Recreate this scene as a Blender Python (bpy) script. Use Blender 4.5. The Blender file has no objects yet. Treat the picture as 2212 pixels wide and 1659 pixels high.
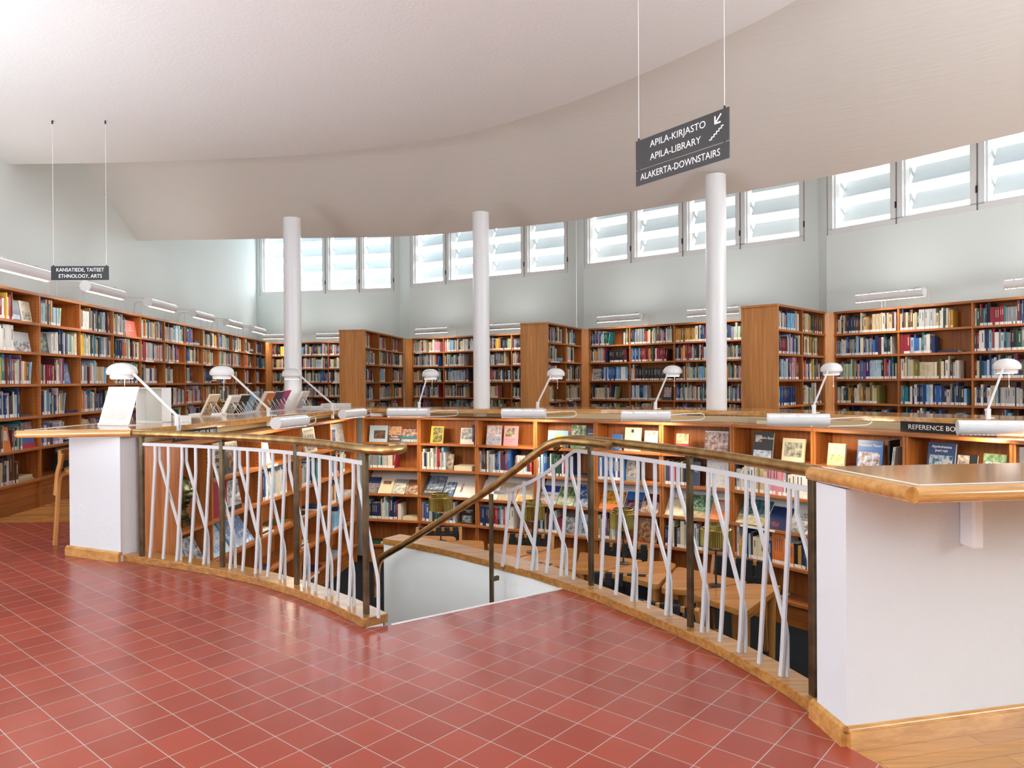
import bpy, bmesh, math, random
from mathutils import Vector, Matrix
from mathutils.geometry import tessellate_polygon
C = bpy.context.scene
COL = C.collection

# ------------------------------------------------------------------ camera, sky, exposure
F_PX = 1574.0
EYE = 1.30
cam_d = bpy.data.cameras.new('camera')
cam = bpy.data.objects.new('camera', cam_d)
COL.objects.link(cam)
cam_d.sensor_width = 36.0
cam_d.sensor_fit = 'HORIZONTAL'
cam_d.lens = 36.0 * F_PX / 2212.0
cam_d.clip_start = 0.05
cam_d.clip_end = 300
cam.location = (0, 0, EYE)
th, ro = 0.0035, 0.006
ct, st, cr, sr = math.cos(th), math.sin(th), math.cos(ro), math.sin(ro)
fw = Vector((0, ct, -st)); u0 = Vector((0, st, ct)); r0 = Vector((1, 0, 0))
rt = r0 * cr - u0 * sr
up = r0 * sr + u0 * cr
cam.rotation_euler = Matrix((rt, up, -fw)).transposed().to_euler()
C.camera = cam
def view_px(p):
    d = Vector(p) - Vector((0, 0, EYE)); z = max(d.dot(fw), 1e-3)
    return 1106 + F_PX * d.dot(rt) / z, 829.5 - F_PX * d.dot(up) / z, z

w = bpy.data.worlds.new('overcast_sky'); C.world = w; w.use_nodes = True
bg = w.node_tree.nodes['Background']
bg.inputs[1].default_value = 3.6
wn, wl = w.node_tree.nodes, w.node_tree.links          # white overcast sky above a grey ground
tc = wn.new('ShaderNodeTexCoord'); sx_ = wn.new('ShaderNodeSeparateXYZ'); mr_ = wn.new('ShaderNodeMapRange'); mx_ = wn.new('ShaderNodeMix'); mx_.data_type = 'RGBA'
wl.new(tc.outputs['Generated'], sx_.inputs[0]); wl.new(sx_.outputs['Z'], mr_.inputs['Value'])
mr_.inputs['From Min'].default_value = -.06; mr_.inputs['From Max'].default_value = .04
wl.new(mr_.outputs[0], mx_.inputs[0]); mx_.inputs[6].default_value = (.30, .31, .31, 1); mx_.inputs[7].default_value = (.90, .96, 1.0, 1)
wl.new(mx_.outputs[2], bg.inputs[0])
C.view_settings.view_transform = 'Standard'
C.view_settings.look = 'None'
C.view_settings.gamma = 1.0
C.view_settings.use_curve_mapping = False
C.view_settings.exposure = 1.62

def area(name, loc, rot, sx, sy, power, col=(1, .95, .88)):
    l = bpy.data.lights.new(name, 'AREA'); l.shape = 'RECTANGLE'; l.size = sx; l.size_y = sy
    l.energy = power; l.color = col
    o = bpy.data.objects.new(name, l); COL.objects.link(o); o.location = loc; o.rotation_euler = rot
    return o

# unseen fill lights added to wash the ceiling: one behind, one to each side
for nm, loc, sx, sy, pw in (('ceiling_fill', (-1.0, -2.5, .8), 4.0, 1.5, 150), ('ceiling_fill', (-4.3, 3.2, .6), 1.0, 2.4, 40), ('ceiling_fill', (4.8, 1.7, 1.1), 1.6, 2.0, 80)):
    area(nm, loc, (math.pi, 0, 0), sx, sy, pw, (.84, .93, 1))

# unseen fill light added on the left; no window is modelled there
_d = Vector((.80, .60, -.06)).normalized()
area('left_side_fill', (-5.55, -.2, 2.0), _d.to_track_quat('-Z', 'Z').to_euler(), 6.5, 2.4, 112, (.93, .97, 1))

# ------------------------------------------------------------------ materials
def mat(name, col, rough=.5, metal=0.0, spec=.5, emit=None, es=0.0, coat=0.0):
    m = bpy.data.materials.new(name); m.use_nodes = True
    b = m.node_tree.nodes['Principled BSDF']
    b.inputs['Base Color'].default_value = (*col, 1)
    b.inputs['Roughness'].default_value = rough
    b.inputs['Metallic'].default_value = metal
    b.inputs['Specular IOR Level'].default_value = spec
    if coat:
        b.inputs['Coat Weight'].default_value = coat; b.inputs['Coat Roughness'].default_value = .08
    if emit:
        b.inputs['Emission Color'].default_value = (*emit, 1); b.inputs['Emission Strength'].default_value = es
    return m
def nodes(m):
    return m.node_tree.nodes, m.node_tree.links, m.node_tree.nodes['Principled BSDF']
def ramp(n, stops):
    r = n.new('ShaderNodeValToRGB'); e = r.color_ramp.elements
    while len(e) < len(stops): e.new(.5)
    for k, (p, c) in enumerate(stops): e[k].position = p; e[k].color = (*c, 1)
    return r
def coords(n, l, scale=(1, 1, 1), rot=(0, 0, 0), loc=(0, 0, 0), kind='Object'):
    t = n.new('ShaderNodeTexCoord'); mp = n.new('ShaderNodeMapping')
    mp.inputs['Scale'].default_value = scale; mp.inputs['Rotation'].default_value = rot; mp.inputs['Location'].default_value = loc
    l.new(t.outputs[kind], mp.inputs['Vector'])
    return mp
def bump(n, l, b, src, strength, dist=.01):
    u = n.new('ShaderNodeBump'); u.inputs['Strength'].default_value = strength; u.inputs['Distance'].default_value = dist
    l.new(src, u.inputs['Height']); l.new(u.outputs['Normal'], b.inputs['Normal'])
def wood(name, dark, light, axis, rough=.35, coat=0.0, fine=34.0):
    m = mat(name, light, rough, coat=coat); n, l, b = nodes(m)
    if coat: b.inputs['Coat Roughness'].default_value = rough * .55
    s = [fine, fine, fine]; s['xyz'.index(axis)] = 1.6
    mp = coords(n, l, tuple(s))
    t = n.new('ShaderNodeTexNoise'); t.inputs['Scale'].default_value = 1.0; t.inputs['Detail'].default_value = 4; t.inputs['Roughness'].default_value = .62
    l.new(mp.outputs[0], t.inputs['Vector'])
    r = ramp(n, [(.34, dark), (.66, light)]); l.new(t.outputs[0], r.inputs[0])
    s2 = [5, 5, 5]; s2['xyz'.index(axis)] = .45
    mp2 = coords(n, l, tuple(s2)); t2 = n.new('ShaderNodeTexNoise'); t2.inputs['Detail'].default_value = 2; t2.inputs['Scale'].default_value = 1
    l.new(mp2.outputs[0], t2.inputs['Vector'])
    r2 = ramp(n, [(.3, (.82, .80, .78)), (.7, (1.08, 1.08, 1.06))]); l.new(t2.outputs[0], r2.inputs[0])
    mx = n.new('ShaderNodeMix'); mx.data_type = 'RGBA'; mx.blend_type = 'MULTIPLY'; mx.inputs[0].default_value = 1
    l.new(r.outputs[0], mx.inputs[6]); l.new(r2.outputs[0], mx.inputs[7]); l.new(mx.outputs[2], b.inputs['Base Color'])
    bump(n, l, b, t.outputs[0], .06, .002)
    return m
TEAK_D, TEAK_L = (.34, .098, .020), (.55, .195, .046)
M = {}
M['teak_v'] = wood('oiled_teak_upright_grain', TEAK_D, TEAK_L, 'z', .42)
M['teak_h'] = wood('oiled_teak_board_grain', (.35, .105, .022), (.56, .205, .050), 'x', .38)
M['edge'] = wood('teak_shelf_edge', (.33, .10, .024), (.54, .20, .058), 'x', .45, fine=60)
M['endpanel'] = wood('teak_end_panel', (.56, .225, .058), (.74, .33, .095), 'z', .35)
M['oak'] = wood('varnished_oak', (.50, .235, .060), (.70, .37, .115), 'x', .18, coat=.7)
M['oak_dark'] = wood('worn_oak_kerb', (.30, .115, .020), (.55, .27, .065), 'x', .36, coat=.6, fine=45)
M['birch'] = wood('lacquered_birch', (.50, .215, .055), (.62, .30, .085), 'x', .3, fine=22)
M['birch_v'] = wood('lacquered_birch_leg', (.52, .22, .06), (.66, .33, .10), 'z', .3, fine=22)
M['table'] = wood('lacquered_table_top', (.50, .20, .045), (.62, .285, .075), 'x', .26, coat=.3, fine=18)
M['white'] = mat('white_paint', (.86, .86, .87), .45)
M['gloss_white'] = mat('white_enamel', (.88, .88, .89), .16, coat=.5)
M['rail_white'] = mat('rail_white_paint', (.62, .63, .65), .4)
M['column'] = mat('column_gloss_paint', (.86, .86, .88), .3)
M['paper'] = mat('paper_white', (.88, .88, .88), .6)
M['pages'] = mat('book_pages', (.80, .76, .66), .8)
M['black'] = mat('sign_black', (.012, .012, .014), .35)
M['signgrey'] = mat('sign_dark_grey', (.045, .045, .047), .28)
M['letters'] = mat('sign_letters', (.9, .9, .9), .5)
M['dark'] = mat('black_metal', (.015, .015, .016), .4)
M['web'] = mat('black_webbing', (.012, .014, .018), .75)
M['steel'] = mat('steel_bookend', (.34, .32, .25), .45, .3)
M['beige'] = mat('beige_board', (.60, .58, .52), .7)
M['recess'] = mat('recess_lamp_tint', (.52, .42, .26), .7)  # warm lamp light on the white recess wall, put into the colour
M['rear'] = mat('grey_hall_wall', (.30, .30, .30), .8)
M['rubber'] = mat('rubber', (.02, .02, .02), .7)
M['tube'] = mat('lit_tube', (1, 1, 1), .5, emit=(1, .93, .82), es=28)
M['slot'] = mat('lit_slot', (1, 1, 1), .5, emit=(1, .95, .84), es=.45)
M['bulb'] = mat('lit_lamp_glass', (1, 1, 1), .5, emit=(1, .93, .85), es=2.5)
M['hole'] = mat('peg_hole', (.02, .008, .003), .9)
M['socket'] = mat('socket_plastic', (.60, .55, .42), .5)
M['orange'] = mat('orange_edge', (.50, .11, .02), .5)

def plaster(name, col, sc, strength, rough=.85):
    m = mat(name, col, rough, spec=.3); n, l, b = nodes(m); mp = coords(n, l)
    t = n.new('ShaderNodeTexNoise'); t.inputs['Scale'].default_value = sc; t.inputs['Detail'].default_value = 5
    l.new(mp.outputs[0], t.inputs['Vector']); bump(n, l, b, t.outputs[0], strength, .02)
    return m
M['wall'] = plaster('wall_paint', (.85, .91, .90), 60, .03)
M['ceil'] = plaster('rough_ceiling_plaster', (.80, .81, .80), 42, .12)
M['pedestal'] = plaster('pedestal_plaster', (.74, .77, .80), 30, .10)
def boardmark(name, col):
    m = mat(name, col, .8, spec=.25); n, l, b = nodes(m); mp = coords(n, l, (.8, 1.6, 34))
    t = n.new('ShaderNodeTexNoise'); t.inputs['Scale'].default_value = 1; t.inputs['Detail'].default_value = 6; t.inputs['Roughness'].default_value = .7
    l.new(mp.outputs[0], t.inputs['Vector']); bump(n, l, b, t.outputs[0], .25, .02)
    return m
M['slope'] = boardmark('board_marked_ceiling', (.80, .785, .755))

# red tiles: Brick texture as a square grid turned to the lay of the floor
def tile_mat():
    m = mat('red_clay_tile', (.36, .085, .055), .27, spec=.6); n, l, b = nodes(m)
    T = .15875; a = math.atan2(-.10293, .12087)
    t = n.new('ShaderNodeTexCoord')
    m1 = n.new('ShaderNodeMapping'); m1.inputs['Location'].default_value = (.56898, -3.03661, 0)
    m2 = n.new('ShaderNodeMapping'); m2.inputs['Rotation'].default_value = (0, 0, -a)
    m3 = n.new('ShaderNodeMapping'); m3.inputs['Scale'].default_value = (1 / T, 1 / T, 1); m3.inputs['Location'].default_value = (200, 200, 0)
    l.new(t.outputs['Object'], m1.inputs[0]); l.new(m1.outputs[0], m2.inputs[0]); l.new(m2.outputs[0], m3.inputs[0])
    br = n.new('ShaderNodeTexBrick'); br.offset = 0; br.squash = 1
    for k, v in (('Scale', 1), ('Mortar Size', .013), ('Mortar Smooth', .2), ('Bias', 0), ('Brick Width', 1), ('Row Height', 1)): br.inputs[k].default_value = v
    br.inputs['Color1'].default_value = (.30, .045, .026, 1); br.inputs['Color2'].default_value = (.365, .060, .034, 1); br.inputs['Mortar'].default_value = (.46, .36, .31, 1)
    l.new(m3.outputs[0], br.inputs['Vector'])
    ns = n.new('ShaderNodeTexNoise'); ns.inputs['Scale'].default_value = 1.3; ns.inputs['Detail'].default_value = 1
    l.new(t.outputs['Object'], ns.inputs['Vector'])
    r = ramp(n, [(.2, (.95, .95, .96)), (.8, (1.05, 1.04, 1.03))]); l.new(ns.outputs[0], r.inputs[0])
    mx = n.new('ShaderNodeMix'); mx.data_type = 'RGBA'; mx.blend_type = 'MULTIPLY'; mx.inputs[0].default_value = 1
    l.new(br.outputs['Color'], mx.inputs[6]); l.new(r.outputs[0], mx.inputs[7]); l.new(mx.outputs[2], b.inputs['Base Color'])
    inv = n.new('ShaderNodeMath'); inv.operation = 'SUBTRACT'; inv.inputs[0].default_value = 1
    l.new(br.outputs['Fac'], inv.inputs[1]); bump(n, l, b, inv.outputs[0], .2, .002)
    return m
M['tile'] = tile_mat()
def parquet_mat():
    m = mat('oak_strip_parquet', (.5, .25, .07), .25, coat=.3); n, l, b = nodes(m)
    mp = coords(n, l, rot=(0, 0, math.radians(-14)))
    br = n.new('ShaderNodeTexBrick'); br.offset = .5
    for k, v in (('Scale', 1), ('Mortar Size', .0012), ('Brick Width', .9), ('Row Height', .075)): br.inputs[k].default_value = v
    br.inputs['Color1'].default_value = (.46, .20, .045, 1); br.inputs['Color2'].default_value = (.60, .29, .075, 1); br.inputs['Mortar'].default_value = (.22, .09, .03, 1)
    l.new(mp.outputs[0], br.inputs['Vector'])
    mp2 = coords(n, l, (3, 60, 1), rot=(0, 0, math.radians(-14))); t = n.new('ShaderNodeTexNoise'); t.inputs['Scale'].default_value = 1; t.inputs['Detail'].default_value = 4
    l.new(mp2.outputs[0], t.inputs['Vector']); r = ramp(n, [(.3, (.8, .78, .75)), (.7, (1.1, 1.1, 1.1))]); l.new(t.outputs[0], r.inputs[0])
    mx = n.new('ShaderNodeMix'); mx.data_type = 'RGBA'; mx.blend_type = 'MULTIPLY'; mx.inputs[0].default_value = 1
    l.new(br.outputs['Color'], mx.inputs[6]); l.new(r.outputs[0], mx.inputs[7]); l.new(mx.outputs[2], b.inputs['Base Color'])
    return m
M['parquet'] = parquet_mat()
def carpet_mat():
    m = mat('dark_blue_carpet', (.012, .017, .024), .95, spec=.1); n, l, b = nodes(m); mp = coords(n, l)
    t = n.new('ShaderNodeTexNoise'); t.inputs['Scale'].default_value = 160; l.new(mp.outputs[0], t.inputs['Vector'])
    r = ramp(n, [(.3, (.006, .009, .014)), (.75, (.028, .036, .048))]); l.new(t.outputs[0], r.inputs[0]); l.new(r.outputs[0], b.inputs['Base Color'])
    bump(n, l, b, t.outputs[0], .6, .01)
    return m
M['carpet'] = carpet_mat()
def metal_mat(name, d, li, rough, sc):
    m = mat(name, li, rough, 1.0); n, l, b = nodes(m); mp = coords(n, l)
    t = n.new('ShaderNodeTexNoise'); t.inputs['Scale'].default_value = sc; t.inputs['Detail'].default_value = 5; l.new(mp.outputs[0], t.inputs['Vector'])
    r = ramp(n, [(.32, d), (.68, li)]); l.new(t.outputs[0], r.inputs[0]); l.new(r.outputs[0], b.inputs['Base Color'])
    return m
M['brass'] = metal_mat('worn_brass', (.36, .20, .075), (.62, .42, .17), .3, 14)
M['bronze'] = metal_mat('dark_bronze_bar', (.10, .075, .045), (.22, .165, .10), .42, 10)
M['shade'] = metal_mat('polished_brass', (.40, .30, .075), (.60, .47, .16), .24, 6)
M['bust'] = metal_mat('patinated_bronze', (.05, .075, .045), (.26, .23, .10), .34, 22)
def glass_mat():
    m = bpy.data.materials.new('window_glass'); m.use_nodes = True; n, l = m.node_tree.nodes, m.node_tree.links; n.clear()
    o = n.new('ShaderNodeOutputMaterial'); t = n.new('ShaderNodeBsdfTransparent'); g = n.new('ShaderNodeBsdfGlossy'); g.inputs['Roughness'].default_value = .02
    mx = n.new('ShaderNodeMixShader'); mx.inputs[0].default_value = .06
    t.inputs[0].default_value = (.97, .99, 1, 1)
    l.new(t.outputs[0], mx.inputs[1]); l.new(g.outputs[0], mx.inputs[2]); l.new(mx.outputs[0], o.inputs[0])
    return m
M['glass'] = glass_mat()
def acrylic():
    m = bpy.data.materials.new('clear_acrylic'); m.use_nodes = True; n, l = m.node_tree.nodes, m.node_tree.links; n.clear()
    o = n.new('ShaderNodeOutputMaterial'); t = n.new('ShaderNodeBsdfTransparent'); g = n.new('ShaderNodeBsdfDiffuse'); g.inputs[0].default_value = (.8, .8, .82, 1)
    mx = n.new('ShaderNodeMixShader'); mx.inputs[0].default_value = .55
    l.new(t.outputs[0], mx.inputs[1]); l.new(g.outputs[0], mx.inputs[2]); l.new(mx.outputs[0], o.inputs[0])
    return m
def books_mat():
    m = mat('cloth_and_paper_book_covers', (.5, .5, .5), .5); n, l, b = nodes(m)
    a = n.new('ShaderNodeVertexColor'); a.layer_name = 'Col'; l.new(a.outputs[0], b.inputs['Base Color'])
    return m
M['books'] = books_mat()
_mc = {}
def cmat(col, rough=.45):
    k = tuple(round(x, 3) for x in col) + (rough,)
    if k not in _mc: _mc[k] = mat('cover_colour', col, rough)
    return _mc[k]
def picmat(cols, sc=22):
    k = ('p', tuple(cols), sc)
    if k not in _mc:
        m = mat('printed_picture', cols[0], .35); n, l, b = nodes(m); mp = coords(n, l)
        t = n.new('ShaderNodeTexNoise'); t.inputs['Scale'].default_value = sc; t.inputs['Detail'].default_value = 6; t.inputs['Roughness'].default_value = .65
        l.new(mp.outputs[0], t.inputs['Vector'])
        st_ = [(.37 + .25 * i / max(1, len(cols) - 1), c) for i, c in enumerate(cols)]
        r = ramp(n, st_); r.color_ramp.interpolation = 'B_SPLINE' if len(cols) > 4 else 'LINEAR'
        l.new(t.outputs[0], r.inputs[0]); l.new(r.outputs[0], b.inputs['Base Color'])
        _mc[k] = m
    return _mc[k]

# ------------------------------------------------------------------ mesh helpers
class MB:
    def __init__(s): s.v = []; s.f = []; s.c = []
    def add(s, vs, fs, col=None):
        o = len(s.v); s.v += [tuple(p) for p in vs]
        for f in fs:
            s.f.append(tuple(o + i for i in f)); s.c.append(col)
        return s
    def box(s, x0, x1, y0, y1, z0, z1, col=None):
        v = [(x0, y0, z0), (x1, y0, z0), (x1, y1, z0), (x0, y1, z0), (x0, y0, z1), (x1, y0, z1), (x1, y1, z1), (x0, y1, z1)]
        return s.add(v, [(0, 3, 2, 1), (4, 5, 6, 7), (0, 1, 5, 4), (1, 2, 6, 5), (2, 3, 7, 6), (3, 0, 4, 7)], col)
    def hexa(s, v, col=None):
        return s.add(v, [(0, 3, 2, 1), (4, 5, 6, 7), (0, 1, 5, 4), (1, 2, 6, 5), (2, 3, 7, 6), (3, 0, 4, 7)], col)
    def bar(s, a, b, wx, wy, side=None):
        a = Vector(a); b = Vector(b); d = (b - a).normalized()
        x = Vector(side).normalized() if side else d.cross(Vector((0, 0, 1)) if abs(d.z) < .9 else Vector((1, 0, 0))).normalized()
        x = (x - d * x.dot(d)).normalized(); y = d.cross(x)
        q = [-x * wx - y * wy, x * wx - y * wy, x * wx + y * wy, -x * wx + y * wy]
        return s.hexa([a + k * .5 for k in q] + [b + k * .5 for k in q])
    def strip(s, pts, side, wx, wy):
        """a flat bar bent along pts; side is the width direction"""
        pts = [Vector(p) for p in pts]; x = Vector(side).normalized(); rings = []
        for i, p in enumerate(pts):
            d = (pts[min(i + 1, len(pts) - 1)] - pts[max(i - 1, 0)]).normalized()
            xx = (x - d * x.dot(d)).normalized(); y = d.cross(xx)
            rings.append([p - xx * wx / 2 - y * wy / 2, p + xx * wx / 2 - y * wy / 2, p + xx * wx / 2 + y * wy / 2, p - xx * wx / 2 + y * wy / 2])
        return s.loft(rings)
    def loft(s, rings, cap=True, close=True):
        n = len(rings[0]); o = len(s.v)
        for r in rings: s.v += [tuple(p) for p in r]
        for i in range(len(rings) - 1):
            for k in range(n if close else n - 1):
                k2 = (k + 1) % n
                s.f.append((o + i * n + k, o + i * n + k2, o + (i + 1) * n + k2, o + (i + 1) * n + k)); s.c.append(None)
        if cap:
            s.f.append(tuple(o + k for k in reversed(range(n)))); s.c.append(None)
            e = o + (len(rings) - 1) * n
            s.f.append(tuple(e + k for k in range(n))); s.c.append(None)
        return s
    def tube(s, pts, r, n=10):
        pts = [Vector(p) for p in pts]; rings = []; x = None
        for i, p in enumerate(pts):
            d = (pts[min(i + 1, len(pts) - 1)] - pts[max(i - 1, 0)]).normalized()
            if x is None:
                x = d.cross(Vector((0, 0, 1)) if abs(d.z) < .9 else Vector((1, 0, 0))).normalized()
            x = (x - d * x.dot(d)).normalized(); y = d.cross(x)
            rr = r[i] if isinstance(r, (list, tuple)) else r
            rings.append([p + (x * math.cos(a) + y * math.sin(a)) * rr for a in (2 * math.pi * k / n for k in range(n))])
        return s.loft(rings)
    def lathe(s, prof, n=24, c=(0, 0, 0), cap=True, sx=1, sy=1):
        rings = [[(c[0] + sx * r * math.cos(2 * math.pi * k / n), c[1] + sy * r * math.sin(2 * math.pi * k / n), c[2] + z) for k in range(n)] for r, z in prof]
        return s.loft(rings, cap)
    def prism(s, poly, z0, z1):
        n = len(poly); o = len(s.v)
        s.v += [(x, y, z0) for x, y in poly] + [(x, y, z1) for x, y in poly]
        tri = tessellate_polygon([[Vector((x, y, 0)) for x, y in poly]])
        for t in tri:
            t = list(t)
            a, b, c = (Vector((*poly[i], 0)) for i in t)
            if (b - a).cross(c - a).z < 0: t.reverse()
            s.f.append(tuple(o + n + i for i in t)); s.c.append(None)
            s.f.append(tuple(o + i for i in reversed(t))); s.c.append(None)
        ar = sum(poly[i][0] * poly[(i + 1) % n][1] - poly[(i + 1) % n][0] * poly[i][1] for i in range(n))
        for i in range(n):
            j = (i + 1) % n
            q = (o + i, o + j, o + n + j, o + n + i)
            s.f.append(q if ar > 0 else tuple(reversed(q))); s.c.append(None)
        return s
    def xf(s, mtx):
        s.v = [tuple(mtx @ Vector(p)) for p in s.v]; return s
def obj(name, mb, m=None, parent=None, smooth=False, bev=0, loc=None, rotz=None, sub=0):
    me = bpy.data.meshes.new(name); me.from_pydata(mb.v, [], mb.f); me.update()
    if any(c is not None for c in mb.c):
        ca = me.color_attributes.new('Col', 'FLOAT_COLOR', 'CORNER'); i = 0
        for p, c in zip(me.polygons, mb.c):
            for _ in p.loop_indices:
                ca.data[i].color = (*(c or (.5, .5, .5)), 1); i += 1
    if m: me.materials.append(M[m] if isinstance(m, str) else m)
    if smooth:
        for p in me.polygons: p.use_smooth = True
        me.set_sharp_from_angle(angle=math.radians(40))
    o = bpy.data.objects.new(name, me); COL.objects.link(o)
    if parent: o.parent = parent
    if loc: o.location = loc
    if rotz is not None: o.rotation_euler = (0, 0, rotz)
    if bev:
        b = o.modifiers.new('soft_edges', 'BEVEL'); b.width = bev; b.segments = 2; b.limit_method = 'ANGLE'
    if sub:
        b = o.modifiers.new('smooth', 'SUBSURF'); b.levels = b.render_levels = sub
    return o
def empty(name, loc=(0, 0, 0), rotz=0):
    o = bpy.data.objects.new(name, None); COL.objects.link(o); o.location = loc; o.rotation_euler = (0, 0, rotz); o.empty_display_size = .1
    return o
def tag(o, label, cat, group=None, kind=None):
    o['label'] = label; o['category'] = cat
    if group: o['group'] = group
    if kind: o['kind'] = kind
    return o
def struct(name, mb, m, **k):
    o = obj(name, mb, m, **k); o['kind'] = 'structure'; return o
def text(name, s, size, m, parent=None, loc=(0, 0, 0), rot=(math.pi / 2, 0, 0), ext=.0006, align='CENTER', sx=1.0):
    cu = bpy.data.curves.new(name, 'FONT'); cu.body = s; cu.size = size; cu.extrude = ext; cu.align_x = align; cu.align_y = 'CENTER'; cu.resolution_u = 3
    t = bpy.data.objects.new(name, cu); COL.objects.link(t)
    bpy.context.view_layer.update()
    me = bpy.data.meshes.new_from_object(t); bpy.data.objects.remove(t); bpy.data.curves.remove(cu)
    me.materials.clear(); me.materials.append(M[m] if isinstance(m, str) else m)
    o = bpy.data.objects.new(name, me); COL.objects.link(o); o.parent = parent; o.location = loc; o.rotation_euler = rot; o.scale = (sx, 1, 1)
    return o
def copy_tree(o, parent=None):
    c = o.copy(); COL.objects.link(c); c.parent = parent
    for ch in o.children: copy_tree(ch, c)
    return c
def catmull(pts, n=8):
    pts = [Vector(p) for p in pts]; out = []
    for i in range(len(pts) - 1):
        p0 = pts[i - 1] if i else 2 * pts[0] - pts[1]; p1, p2 = pts[i], pts[i + 1]
        p3 = pts[i + 2] if i + 2 < len(pts) else 2 * pts[-1] - pts[-2]
        for k in range(n):
            t = k / n
            out.append(.5 * ((2 * p1) + (p2 - p0) * t + (2 * p0 - 5 * p1 + 4 * p2 - p3) * t * t + (3 * p1 - 3 * p2 + p3 - p0) * t ** 3))
    out.append(pts[-1]); return out
def c2(pts, n=8): return [(p.x, p.y) for p in catmull([(x, y, 0) for x, y in pts], n)]
def offset(poly, d):
    """shift an open plan polyline to its left by d"""
    out = []
    for i, p in enumerate(poly):
        a = Vector(poly[max(i - 1, 0)]); b = Vector(poly[min(i + 1, len(poly) - 1)]); t = (b - a).normalized()
        out.append((p[0] - t.y * d, p[1] + t.x * d))
    return out
def ribbon(poly, d0, d1, z0, z1):
    return MB().prism(offset(poly, d0) + offset(poly, d1)[::-1], z0, z1)
#PART2

# ------------------------------------------------------------------ the setting
PITB = [(-1.94, 9.45), (-1.185, 9.25), (-.437, 8.93), (.271, 8.56), (.935, 8.19), (1.594, 7.79), (2.22, 7.36), (2.755, 6.67), (3.25, 6.02), (3.63, 5.28), (3.85, 4.5)]
PITL = [(-2.47, 5.40), (-2.02, 9.5)]
FLOORP = -1.03
LF = [(-2.863, 5.339), (-2.42, 5.13), (-1.949, 4.876), (-1.62, 4.66), (-1.316, 4.413), (-1.04, 4.14), (-.794, 3.848)]
RF = [(1.156, 2.818), (1.118, 2.99), (1.064, 3.17), (.957, 3.454), (.824, 3.715), (.667, 3.995), (.474, 4.32), (.308, 4.556)]
CAPF = [(.308, 4.556), (.226, 4.653), (.124, 4.791), (-.169, 5.097), (-.482, 5.413), (-.77, 5.655), (-1.045, 5.84)]
bk = offset(PITB, .36); bk2 = offset(PITB, .46)
RING_IN = [(-2.81, 5.47), (-2.80, 5.62), (-2.60, 7.6), (-2.36, 9.86)] + bk[1:] + [(4.15, 4.0), (3.8, 3.55), (3.0, 3.15), (2.0, 2.96), (1.30, 2.90), (1.155, 2.77)]
RING_OUT = [(-2.862, 5.312), (-3.372, 5.541), (-3.30, 5.72), (-2.90, 5.72), (-2.70, 7.6), (-2.47, 9.97)] + bk2[1:] + [(4.3, 3.95), (4.0, 3.45), (3.1, 3.02), (1.935, 2.75), (1.178, 2.575)]
tile_poly = [(-6.5, -6), (1.35, -6), (1.235, 2.444), (1.178, 2.575), (1.155, 2.77)] + RF + [(-.652, 3.897)] + LF[::-1] + [(-3.372, 5.541), (-3.30, 5.72), (-3.28, 6.90), (-5.9, 6.82)]
struct('floor', MB().prism(tile_poly, -.12, 0), 'tile')
parq_poly = [(-5.9, 6.82), (-6.8, 18.8), (11, 18.8), (11, -6), (1.35, -6), (1.235, 2.444), (1.178, 2.575)] + RING_OUT[:-1][::-1][:-3] + [(-3.30, 5.72), (-3.28, 6.90)]
struct('floor', MB().prism(parq_poly, -.12, 0), 'parquet')
struct('floor', MB().prism([(-3.0, 3.2), (1.3, 2.3), (4.8, 2.6), (4.8, 10.2), (-3.0, 10.2)], -1.13, FLOORP), 'carpet')
struct('wall_front', MB().prism(RING_OUT + RING_IN[::-1], FLOORP, .911), 'pedestal')
struct('tint_strip_1', MB().prism(offset(PITB, .345) + offset(PITB, .357)[::-1], .856, .914), 'recess')  # thin strip added to carry the painted lamp tint
struct('tint_strip_2', MB().prism(offset(PITL[::-1], -.30) + offset(PITL[::-1], -.312)[::-1], .857, .914), 'recess')  # same added tint strip along the left side
struct('wall_left_stair', ribbon(LF, .02, .12, FLOORP, 0), 'white')
struct('wall_right_stair', MB().prism(offset(RF + CAPF[1:], -.012) + offset(RF + CAPF[1:], -.15)[::-1], FLOORP, 0.0), 'wall')
struct('trim_1', ribbon(LF, 0, .15, 0, .048), 'oak_dark', bev=.004)
capp = RF + CAPF[1:]
wd = [-.13] * len(RF) + [-.20] * (len(CAPF) - 1)
outer = [offset(capp, d)[i] for i, d in enumerate(wd)]
struct('trim_2', MB().prism(capp + outer[::-1], 0, .048), 'oak_dark', bev=.004)
# stair flight: landing edge (-.652,3.897) to (.308,4.556)
ex, ey = .825, .566; dx, dy = -.566, .825
sm = MB()
for k in range(1, 6):
    z = -.172 * k; q = []
    for (a, b) in ((0, .27 * (k - 1)), (1.15, .27 * (k - 1)), (1.13, .27 * k + .02), (0, .27 * k + .02)):
        q.append((-.652 + ex * a + dx * b, 3.897 + ey * a + dy * b))
    sm.prism(q, FLOORP, z)
struct('stair_flight', sm, 'tile')
struct('trim_3', MB().bar((-.652, 3.90, -.012), (.308, 4.56, -.012), .02, .03), 'white')
tm = MB()
def mould(poly, z, mb):
    for i in range(len(poly) - 1):
        a, b = poly[i], poly[i + 1]
        mb.add(ribbon([a, b], -.022, 0, z, z + .055).v, ribbon([a, b], -.022, 0, z, z + .055).f)
        mb.tube([(a[0], a[1], z + .058), (b[0], b[1], z + .058)], .016, 10)
t4 = MB(); mould([(-3.395, 5.55), (-2.862, 5.312)], 0, t4); struct('baseboard_left', t4, 'oak', smooth=True)
t5 = MB(); mould([(1.155, 2.80), (1.178, 2.575), (1.935, 2.75), (3.1, 3.02)], 0, t5); struct('baseboard_right', t5, 'oak', smooth=True)
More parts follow.
